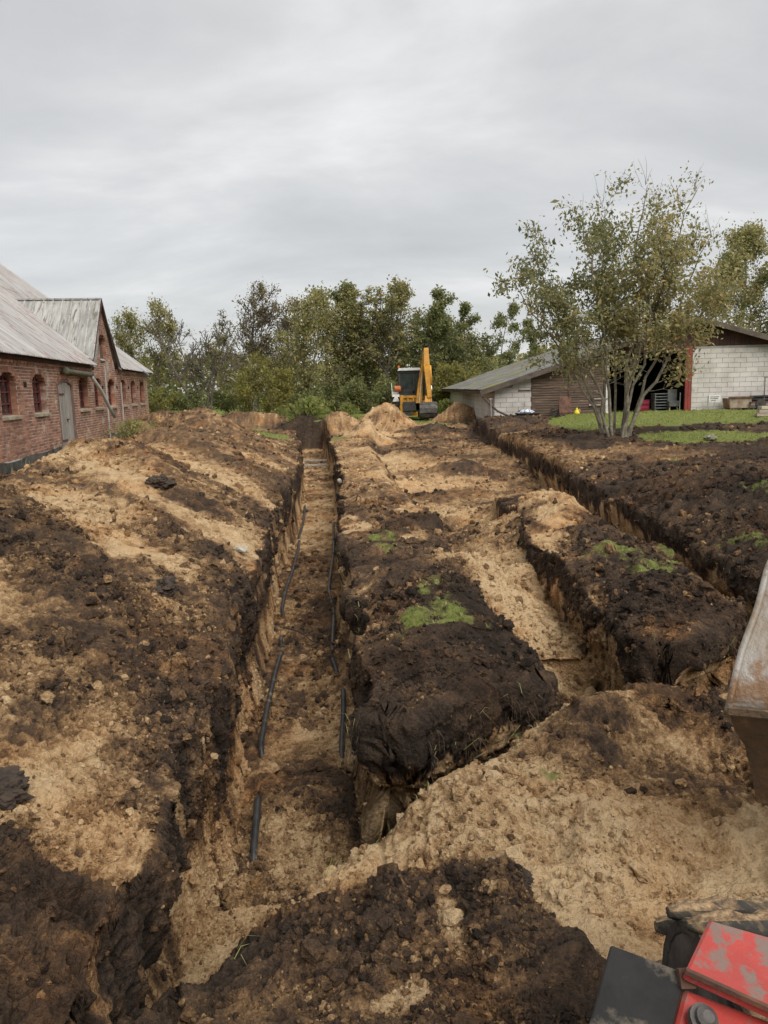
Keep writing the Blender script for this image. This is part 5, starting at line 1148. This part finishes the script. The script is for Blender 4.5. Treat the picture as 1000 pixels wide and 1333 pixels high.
_mx = N(_t, 'ShaderNodeMix', data_type='RGBA'); _t.links.new(_mr.outputs[0], _mx.inputs[0]); _t.links.new(_src, _mx.inputs[6]); _n5 = N(_t, 'ShaderNodeTexNoise', i_Scale=55.0, i_Detail=6.0, i_Roughness=.7); _t.links.new(_ge.outputs['Position'], _n5.inputs['Vector']); _r5 = ramp(_t, [(.35, (.10,.065,.04)), (.5, (.27,.18,.10)), (.65, (.48,.34,.19))]); _t.links.new(_n5.outputs['Fac'], _r5.inputs[0]); _t.links.new(_r5.outputs[0], _mx.inputs[7]); _t.links.new(_mx.outputs[2], _pb.inputs['Base Color'])
M_SHELL = surf('scraped_bucket_steel', (.36,.335,.30), (.24,.18,.12), 3.5, .40, .60, rough=.5, metal=.25, bump=.5, c3=(.20,.115,.06), s3=4.5, t3=.57, detail=9)
M_SHELLD = surf('muddy_bucket_steel', (.13,.085,.05), (.06,.042,.03), 6, rough=.8, bump=.6, c3=(.22,.15,.08), s3=9, t3=.6)
dg = empty('digger', (1.0, .6, -.1), 'red digger in the lower right corner with worn plate, rubber track and raised steel bucket', 'digger')
def slab(q, th, name, mat, parent, bevel=.006):   # quad with thickness away from its front
    a, b, c, d = [Vector(p) for p in q]; n = (b-a).cross(d-a).normalized()
    if n.dot(Vector((0,0,CAM_H))-a) < 0: n = -n
    return MB().hexa([p-n*th for p in (a,b,c,d)]+[a,b,c,d]).build(name, mat, parent, bevel=bevel)
plate = slab([(0.71, 1.56, 0.7), (0.93, 1.52, 0.65), (0.84, 1.36, 0.6), (0.6, 1.42, 0.69)], .03, 'chassis_plate', M_REDP, dg)
low = slab([(0.61, 1.44, 0.63), (0.87, 1.4, 0.54), (0.78, 1.25, 0.52), (0.5, 1.28, 0.55)], .05, 'bracket', M_REDC, dg)
MB().bar((0.6, 1.42, 0.69), (0.84, 1.36, 0.6), .010, .010).build('weld_bead', M_RUST, plate)
flap = slab([(0.47, 1.5, 0.69), (0.62, 1.46, 0.65), (0.48, 1.25, 0.57), (0.33, 1.27, 0.57)], .012, 'rubber_flap', M_RUB, dg, .003)
n_ = (Vector((0.87, 1.4, 0.54))-Vector((0.61, 1.44, 0.63))).cross(Vector((0.5, 1.28, 0.55))-Vector((0.61, 1.44, 0.63))).normalized(); n_ = -n_ if n_.z < 0 else n_
MB().lathe(Vector((0.62, 1.37, 0.62)), n_, [(.03,-.01),(.03,.004),(.022,.006),(.022,.018),(.012,.024)], 16).build('bolt', M_STEEL, low)
MB().bar((0.61, 1.45, 0.67), (0.61, 1.43, 0.64), .03, .02).build('hinge_pin', M_RUST, flap)
m = MB(); yc, zc_, rr_ = 1.78, .175, .29
loop = [(yc+rr_*math.cos(a), zc_+rr_*math.sin(a)) for a in np.linspace(-math.pi/2, math.pi/2, 15)] + [(.9, zc_+rr_), (0., zc_+rr_)] + [(-.1+rr_*math.cos(a), zc_+rr_*math.sin(a)) for a in np.linspace(math.pi/2, 1.5*math.pi, 9)]
nl = len(loop); vs = []
cyl, czl = .8, zc_
for (y, z) in loop:
    dy, dz_ = (y-min(max(y, -.1), yc)), z-zc_; l = math.hypot(dy, dz_); iy, iz = y-dy/l*.045, z-dz_/l*.045
    vs += [(.80,y,z),(1.22,y,z),(1.22,iy,iz),(.80,iy,iz)]
m.add(vs, [(4*k+e, 4*k+(e+1) % 4, 4*((k+1) % nl)+(e+1) % 4, 4*((k+1) % nl)+e) for k in range(nl) for e in range(4)])
track = m.build('rubber_track', M_TRACK, dg, bevel=.008)
def lug(c, rx, seed):
    m = MB(); nx, na = 16, 8; vs = []; fs = []; R = np.random.default_rng(seed); ph = R.uniform(0, 30, 3)
    for i in range(nx+1):
        for k in range(na):
            a = 6.2832*k/na; u = -.235+.47*i/nx; e = (1-(abs(u)/.24)**8)
            q = (.026+.024*(float(vn2(np.array([u*18+ph[0]]), np.array([a*1.3+ph[1]]))[0])-.3))*(.35+.65*e)
            p = Vector((u, math.cos(a)*q*1.15, math.sin(a)*q)); p.rotate(Matrix.Rotation(rx, 3, 'X')); vs.append(p+Vector(c))
    for i in range(nx):
        for k in range(na): fs.append((i*na+k, i*na+(k+1) % na, (i+1)*na+(k+1) % na, (i+1)*na+k))
    fs += [tuple(range(na))[::-1], tuple(nx*na+k for k in range(na))]
    return m.add(vs, fs).build('track_lug', M_TRACK, track, smooth=True)
for k, q in enumerate((-40, -8, 24, 52, 80)):
    a = math.radians(q); lug((1.01, yc+(rr_+.012)*math.cos(a), zc_+(rr_+.012)*math.sin(a)), a-math.pi/2, k)
for k, y in enumerate((1.62, 1.42, 1.2, .98, .76, .54, .32, .1)): lug((1.01, y, zc_+rr_+.012), 0, 20+k)
MB().lathe((.803,yc,zc_),(1,0,0),[(.06,-.006),(.10,.0),(.15,.012),(.262,.0),(.262,.40),(.08,.40)],24).build('idler_wheel', M_STEEL, dg)
MB().box((1.01,.85,zc_),(.22,1.7,.24)).build('track_frame', M_REDC, dg, bevel=.02)
MB().box((1.15,.5,.62),(.55,1.2,.26)).build('chassis', M_REDC, dg, bevel=.02)
# raised bucket on its arm
ax_ = Vector((.86,-.42,.05))
prof = [(1.48, 2.85, 1.23), (1.44, 2.82, 1.19), (1.36, 2.72, 1.07), (1.26, 2.62, 0.93), (1.2, 2.55, 0.81), (1.19, 2.55, 0.75), (1.24, 2.6, 0.65), (1.3, 2.64, 0.57), (1.36, 2.7, 0.42), (1.41, 2.75, 0.28), (1.47, 2.77, 0.25)]
m = MB(); ctl = [Vector(p) for p in prof]; outer = []
for k in range(5):
    p0, p1, p2, p3 = ctl[max(k-1, 0)], ctl[k], ctl[k+1], ctl[min(k+2, 5)]
    for e in range(4):
        t = e/4; outer.append(.5*((2*p1)+(p2-p0)*t+(2*p0-5*p1+4*p2-p3)*t*t+(3*p1-p0-3*p2+p3)*t**3))
IL = len(outer); outer += ctl[5:]; cen = Vector((1.62, 2.72, .82)); inner = [p+(cen-p).normalized()*.03 + Vector((0,.02,0)) for p in outer]
vs = []; W_ = .80
for k in range(len(outer)): vs += [outer[k], outer[k]+ax_*W_, inner[k]+ax_*W_, inner[k]]
n_ = len(outer); fs = [(4*k+e, 4*k+(e+1) % 4, 4*k+4+(e+1) % 4, 4*k+4+e) for k in range(n_-1) for e in range(4)]+[(0,1,2,3), (4*n_-1,4*n_-2,4*n_-3,4*n_-4)]
shell = m.add(vs, fs).build('bucket', M_SHELL, dg)
shell.data.materials.append(M_SHELLD)
for f in shell.data.polygons:
    if f.center.z + ORG[shell.name][2] < .735: f.material_index = 1
rim = MB()
rim.tube([q+Vector((-.002,-.004,0)) for q in outer[:IL+1]], .013, 8)
rim.build('bucket_rim', M_SHELL, shell, smooth=True)
lp = MB(); lp.hexa([outer[IL]+Vector((-.012,-.02,-.012)), outer[IL]+ax_*W_+Vector((0,-.02,-.012)), outer[IL]+ax_*W_+Vector((0,.02,-.03)), outer[IL]+Vector((0,.03,-.03)), outer[IL]+Vector((-.012,-.02,.022)), outer[IL]+ax_*W_+Vector((0,-.02,.022)), outer[IL]+ax_*W_+Vector((0,.02,.01)), outer[IL]+Vector((0,.03,.01))])
lp.build('wear_strip', M_SHELLD, shell, bevel=.005)
sd = MB()
for e, th_ in ((.03, .02), (W_-.03, .02)): sd.prism([p+ax_*e+Vector((0,.01,0)) for p in inner], ax_*th_)
sd.build('bucket_side', M_SHELLD, shell)
m = MB(); m.bar((2.05,2.55,1.15),(1.95,1.6,2.9),.14,.2,up=(0,1,0)); m.build('dipper_arm', M_REDC, dg, bevel=.02)
m = MB(); m.bar((1.95,1.55,2.9),(1.55,-.6,2.4),.16,.24); m.bar((1.55,-.6,2.45),(1.25,.35,.75),.18,.26,up=(0,1,0)); m.build('boom', M_REDC, dg, bevel=.02)

# ------------------------------------------------------------------ pipes in the main trench
M_PIPE = surf('black_pipe_plastic', (.022,.023,.025), (.04,.04,.04), 8, rough=.45, c3=(.2,.15,.09), s3=7, t3=.62)
def trench_pipe(pts, side_, name, label, r=.024):
    P = []
    for k in range(len(pts)-1):
        (y0, d0), (y1, d1) = pts[k], pts[k+1]
        for e in range(6):
            f = e/6; g = f*f*(3-2*f); y = y0+(y1-y0)*f; ya = np.array([y])
            x = float(t1l(ya)[0])+.17 if side_ < 0 else float(t1r(ya)[0])-.15
            P.append(np.array([x, y, gz(x-.06*side_, y) + d0+(d1-d0)*g]))
    P = np.array(P)
    for c, n in ((0, 31), (2, 5)):
        h = n//2; P[:, c] = np.convolve(np.pad(P[:, c], h, 'edge'), np.ones(n)/n, 'valid')
    o = MB().tube(P, r, 9).build(name, M_PIPE, None, smooth=True); tag(o, label, 'pipe', 'pipes in the main trench')
trench_pipe([(4.2,-.12),(4.4,.05),(4.8,.09),(5.1,-.12),(5.7,-.10),(5.9,.06),(7,.08),(8.1,.07),(8.35,-.06),(8.6,.05),(8.9,-.05),(9.5,-.04),(9.8,.06),(11,.07),(12.4,.07),(13.6,.06),(14.3,.0),(15,.05),(16.8,.07),(18.5,.05),(20,-.05),(24,-.1)], -1, 'black_pipe', 'black pipe along the left wall of the main trench, partly buried')
trench_pipe([(5.3,-.12),(5.7,.05),(6.3,.08),(6.8,.07),(7.1,-.05),(7.4,.05),(8.4,.08),(9.6,.07),(10.2,.02),(10.7,.06),(12,.07),(13.5,.05),(15,.05),(16.5,.03),(18,-.08)], 1, 'black_pipe', 'black pipe along the right wall of the main trench below the sod island')
def rock(c, size, mat, name, label, cat, group=None, seed=0, sub=2, flat=1.0):
    import bmesh as bmm
    bm = bmm.new(); bmm.ops.create_icosphere(bm, subdivisions=sub, radius=1); R = np.random.default_rng(seed); off = R.uniform(0, 30, 3)
    V = np.array([v.co[:] for v in bm.verts], np.float32); dsp = .55+.75*vn3(V[:,0]*1.3+off[0], V[:,1]*1.3+off[1], V[:,2]*1.3+off[2]) + (.5*(vn3(V[:,0]*4+off[0], V[:,1]*4, V[:,2]*4)-.5) + .3*(vn3(V[:,0]*9+off[0], V[:,1]*9, V[:,2]*9)-.5) if sub > 2 else 0)
    for v, q in zip(bm.verts, dsp): v.co = Vector((v.co.x*size[0], v.co.y*size[1], v.co.z*size[2]*flat))*float(q)
    me = bpy.data.meshes.new(name); bm.to_mesh(me); bm.free(); me.materials.append(mat); o = link_mesh(name, me, None, c); o.rotation_euler.z = R.uniform(0, 6); tag(o, label, cat, group); return o
M_STONE = surf('pale_stone', (.46,.42,.35), (.30,.27,.22), 8, rough=.9, bump=.4)
M_SOILC = surf('dark_soil_clod', (.05,.038,.029), (.085,.06,.043), 14, rough=1, bump=1.0, bscale=60)
M_OLDBRICK = surf('old_brick', (.26,.12,.075), (.17,.08,.05), 9, rough=.9, bump=.5, bscale=60)
rock((-1.55, 8.05, gz(-1.55,8.05)+.03), (.12,.05,.04), M_STONE, 'stone', 'flat pale stone on the lip of the left spoil bank', 'stone', None, 1)
rock((-.86, 15.0, gz(-.70,15.0)+.06), (.055,.045,.05), M_STONE, 'stone', 'upright pale stone on the right lip of the main trench', 'stone', None, 2)
rock((-1.55, 2.78, gz(-1.55,2.78)+.02), (.14,.09,.07), M_SOILC, 'soil_clod', 'big dark clod at the left edge, low on the near spoil bank', 'soil clod', None, 3, 5)
rock((-2.9, 9.9, gz(-2.9,9.9)+.05), (.20,.14,.11), M_SOILC, 'soil_clod', 'dark clod lying in the sand high on the left bank', 'soil clod', None, 4, 5)
rock((-1.75, 6.0, gz(-1.75,6.0)+.03), (.13,.10,.07), M_SOILC, 'soil_clod', 'dark clod in the middle of the left bank slope', 'soil clod', None, 5, 5)
rock((.47, 2.78, gz(.47,2.78)+.03), (.12,.05,.045), M_SOILC, 'soil_slab', 'dark pressed slab of topsoil on the near mound', 'soil slab', None, 6, 5)
b_ = MB().box((.27, 6.15, gz(.27,6.15)+.03), (.10,.05,.05), .6, .3).build('brick_fragment', M_OLDBRICK, None, bevel=.006); tag(b_, 'small broken red brick lying on the sod island', 'brick')
b_ = MB().box((.33, 2.70, gz(.33,2.70)+.015), (.045,.03,.03), .9, .5).build('brick_fragment', M_OLDBRICK, None, bevel=.005); tag(b_, 'tiny orange brick bit in the dark soil of the near mound', 'brick')
rock((8.5, 19.9, gz(8.5,19.9)+.06), (.22,.15,.09), surf('mossy_stone', (.27,.25,.18), (.17,.165,.11), 8, rough=.9, bump=.4), 'stone', 'pale mossy stone in the grass right of the many stemmed tree', 'stone', None, 8, 3)
st = MB().tube([(-1.22,8.75,-.86),(-1.0,8.6,-.88),(-.85,8.35,-.91),(-.72,8.3,-.9)], [.010,.009,.007,.004], 6).build('stick', M_SOILC, None); tag(st, 'dark bent root lying across the trench floor', 'stick')
for k, (x, y, a, l, lb) in enumerate([(-2.45,27.5,.05,1.0,'pale board lying across the far trench floor, nearer one'),(-2.6,29.3,-.03,.95,'pale board lying across the far trench floor, farther one')]):
    b_ = MB().box((x,y,-.78),(l,.16,.05),a).build('board', M_GREYWOOD, None); tag(b_, lb, 'board')

# ------------------------------------------------------------------ things round the shed
def gp(x, y): return gz(x, y)
zb = .45
m = MB(); m.lathe((8.01,31.75,gp(8.0,31.75)-.01),(0,0,1),[(.07,0),(.115,.03),(.12,.10),(.08,.17),(.04,.21),(.045,.24),(.03,.28)],16); jug = m.build('jug', surf('yellow_plastic', (.78,.62,.05), (.66,.52,.04), 6, rough=.4), None, smooth=True); tag(jug, 'bright yellow pear shaped jug on the grass before the plank wall', 'jug')
MB().tube([(8.07,31.75,gp(8,31.75)+.2),(8.14,31.75,gp(8,31.75)+.2),(8.14,31.75,gp(8,31.75)+.1)],.012,6).build('handle', bpy.data.materials['yellow_plastic'], jug)
wbz = gp(7.5, 31.9)
wb = empty('wheelbarrow', (7.5,31.9,wbz), 'rusty brown wheelbarrow tipped up against the plank wall', 'wheelbarrow')
m = MB(); m.hexa([(7.28,31.75,wbz+.12),(7.82,31.75,wbz+.12),(7.76,32.0,wbz+.2),(7.34,32.0,wbz+.2),(7.30,32.0,wbz+.75),(7.84,32.0,wbz+.78),(7.78,32.2,wbz+.70),(7.36,32.2,wbz+.68)]); m.build('tray', M_RUST, wb, bevel=.02)
MB().lathe((7.15,31.95,wbz+.18),(0.2,1,0),[(.06,-.04),(.18,-.04),(.18,.04),(.06,.04)],16).build('wheel', M_TYRE, wb)
for e in (0, .42): MB().tube([(7.0,31.85+e*.2,wbz+.2),(7.3+e,31.9,wbz+.3),(7.42+e*.8,32.1,wbz+1.15)],.02,6).build('handle', M_RUST, wb)
for e in (7.35, 7.75): MB().tube([(e,31.8,wbz+.15),(e,31.72,wbz-.02)],.018,6).build('leg', M_RUST, wb)
tz = gp(6.0,31.8)
tub = empty('tub', (6.0,31.8,tz), 'low black tub holding a blue and white plastic bundle by the plank wall', 'tub')
m = MB(); m.hexa([(5.62,31.6,tz),(6.38,31.6,tz),(6.38,32.0,tz),(5.62,32.0,tz),(5.5,31.5,tz+.13),(6.5,31.5,tz+.13),(6.5,32.1,tz+.13),(5.5,32.1,tz+.13)]); m.build('tray', M_BLACKP, tub, bevel=.02)
rb = rock((5.95,31.75,tz+.16),(.34,.16,.12),surf('blue_white_plastic', (.10,.17,.42), (.62,.66,.72), 5, .46, .5, rough=.4),'bundle',None,None,None,11,3)
rb.parent = tub; rb.location = (-.05,-.05,.16)
for k in ('label','category'):
    if k in rb: del rb[k]
hz = MB().tube([(4.2,32.2,1.42),(4.45,32.15,1.15),(4.8,32.1,.82),(5.2,32.05,.62),(5.7,32.0,.52),(6.1,31.95,.5)],.045,8).build('drain_hose', surf('brown_hose', (.10,.075,.06), (.06,.05,.04), 5, rough=.7), None, smooth=True); tag(hz, 'brown curved drain hose leaning on the white shed corner', 'hose')
ps = MB().tube([(4.56,32.1,.3),(4.53,32.1,1.32)],.022,6).add(*([(4.46,32.08,1.30),(4.6,32.08,1.30),(4.6,32.12,1.30),(4.46,32.12,1.30),(4.46,32.08,1.34),(4.6,32.08,1.34),(4.6,32.12,1.34),(4.46,32.12,1.34)], [(3,2,1,0),(4,5,6,7),(0,1,5,4),(1,2,6,5),(2,3,7,6),(3,0,4,7)])).build('post', M_GREYWOOD, None); tag(ps, 'thin grey post with a crossbar before the white shed corner', 'post')
sg = empty('sign', (13.76,32.0,gp(13.76,32.0)), 'small white notice board on thin legs left of the rusty trough', 'sign'); sz_ = gp(13.76,32.0)
MB().box((13.76,32.0,sz_+.46),(.50,.025,.30)).build('board', M_WHITEP, sg)
for x in (13.50, 13.76, 14.02): MB().box((x,32.03,sz_+.27),(.03,.03,.62 if x != 13.76 else .35)).build('leg', M_GREYP, sg)
for k, w_ in enumerate((.36,.30,.2)): MB().box((13.76-(.38-w_)*.3,31.985,sz_+.53-.07*k),(w_,.004,.022)).build('text_line', M_DARK, sg)
rz_ = gp(14.65,31.9)
rt_ = empty('trough', (14.65,31.9,rz_), 'rusty cream coloured steel trough standing before the block wall', 'trough')
m = MB(); m.hexa([(14.22,31.6,rz_+.1),(15.06,31.6,rz_+.1),(15.06,32.2,rz_+.1),(14.22,32.2,rz_+.1),(14.16,31.55,rz_+.52),(15.1,31.55,rz_+.52),(15.1,32.25,rz_+.52),(14.16,32.25,rz_+.52)]); tr_ = m.build('body', surf('rusty_cream_steel', (.40,.33,.26), (.22,.12,.07), 3, .4, .6, rough=.85, bump=.3), rt_, bevel=.02)
MB().box((14.63,31.53,rz_+.54),(1.0,.06,.06)).build('rim', M_RUST, rt_)
for x in (14.3, 15.0): MB().box((x,31.85,rz_+.05),(.12,.5,.12)).build('foot', M_RUST, rt_)
pz = gp(16.3,31.8)
tl = empty('flat_trailer', (16.3,31.8,pz), 'low flat trailer with steel hoops before the block wall at the right edge', 'trailer')
MB().box((16.5,31.9,pz+.26),(3.0,.9,.08)).build('deck', M_RUST, tl)
for x in (15.4, 17.6): MB().lathe((x,31.45,pz+.2),(0,1,0),[(.08,-.05),(.2,-.05),(.2,.05),(.08,.05)],16).build('wheel', M_TYRE, tl)
for x in (15.55, 15.85, 16.1): MB().tube([(x,31.5,pz+.28),(x,31.5,pz+1.22),(x+.03,31.62,pz+1.27),(x+.28,31.62,pz+1.27),(x+.31,31.5,pz+1.22),(x+.31,31.5,pz+.28)],.02,6).build('hoop', M_STEEL, tl)
for k in range(6):
    p_ = MB().tube([(15.12+.05*(k % 2),31.62+.13*(k//2)+.03*(k % 2),pz+.37+.11*(k % 2)*1.0+.0*k),(16.3,31.62+.13*(k//2),pz+.37+.12*(k % 2)+.01),(17.9,31.65+.13*(k//2),pz+.37+.12*(k % 2))],.058,9).build('drain_pipe', M_PIPE, None, smooth=True)
    tag(p_, 'black drain pipe in the bundle on the flat trailer at the right edge', 'pipe', 'black pipes bundled on the trailer')
for k in range(3):
    b_ = MB().box((13.35+.06*k,26.6+.05*k,gp(13.4,26.6)+.07+.12*k),(.9,.25,.10),.1*k-.1).build('timber', surf('pale_timber%d' % k, (.50,.43,.35), (.36,.30,.24), 5, rough=.9, bump=.3) if k == 0 else bpy.data.materials['pale_timber0'], None)
    tag(b_, ['lowest pale timber of the stack at the right edge of the lawn','middle pale timber of the stack at the right edge of the lawn','topmost pale timber of the stack at the right edge of the lawn'][k], 'timber', 'pale timbers stacked on the lawn')
# inside the bay
cr_ = empty('crate', (11.35,33.6,.46), 'red plastic crate on the bay floor', 'crate')
M_CRATE = surf('red_plastic', (.30,.02,.05), (.22,.018,.04), 5, rough=.5)
for k in range(3):
    m = MB(); m.box((11.35,33.6,.57+.2*k),(.42,.36,.15)); m.box((11.35,33.6,.66+.2*k),(.46,.40,.03)); m.build('tray', M_CRATE, cr_, bevel=.01)
cr_['label'] = 'stack of red plastic crates in the dark bay'
sk = empty('chair_stack', (12.0,33.4,.46), 'stack of grey garden chairs in the dark bay beside the red post', 'chairs')
M_GP = surf('grey_plastic', (.15,.16,.155), (.10,.105,.10), 4, rough=.5)
for k in range(7): MB().box((12.0+random.uniform(-.02,.02),33.4,.60+.12*k),(.62,.55,.045)).build('seat', M_GP, sk, bevel=.01)
for x in (11.72, 12.28): MB().box((x,33.4,.88),(.05,.5,.85)).build('leg', M_GP, sk)
ch = empty('stool', (12.42,33.0,.46), 'grey seat box on two splayed wooden legs inside the bay', 'stool')
MB().box((12.42,33.0,.90),(.44,.3,.24)).build('seat', M_GP, ch, bevel=.02)
m = MB(); m.box((12.42,33.12,1.25),(.40,.05,.5)); m.build('backrest', M_GP, ch, bevel=.02)
M_LEG = surf('light_wood', (.50,.34,.17), (.4,.26,.13), 5, rough=.7)
for s in (-1, 1): MB().bar((12.42+s*.14,32.95,.80),(12.42+s*.22,32.85,.44),.04,.04).build('leg', M_LEG, ch)
sp = MB().bar((12.63,32.8,.44),(12.72,33.0,1.35),.03,.05).build('pale_stick', M_WHITEWOOD, None); tag(sp, 'pale stick leaning inside the bay next to the red post', 'stick')
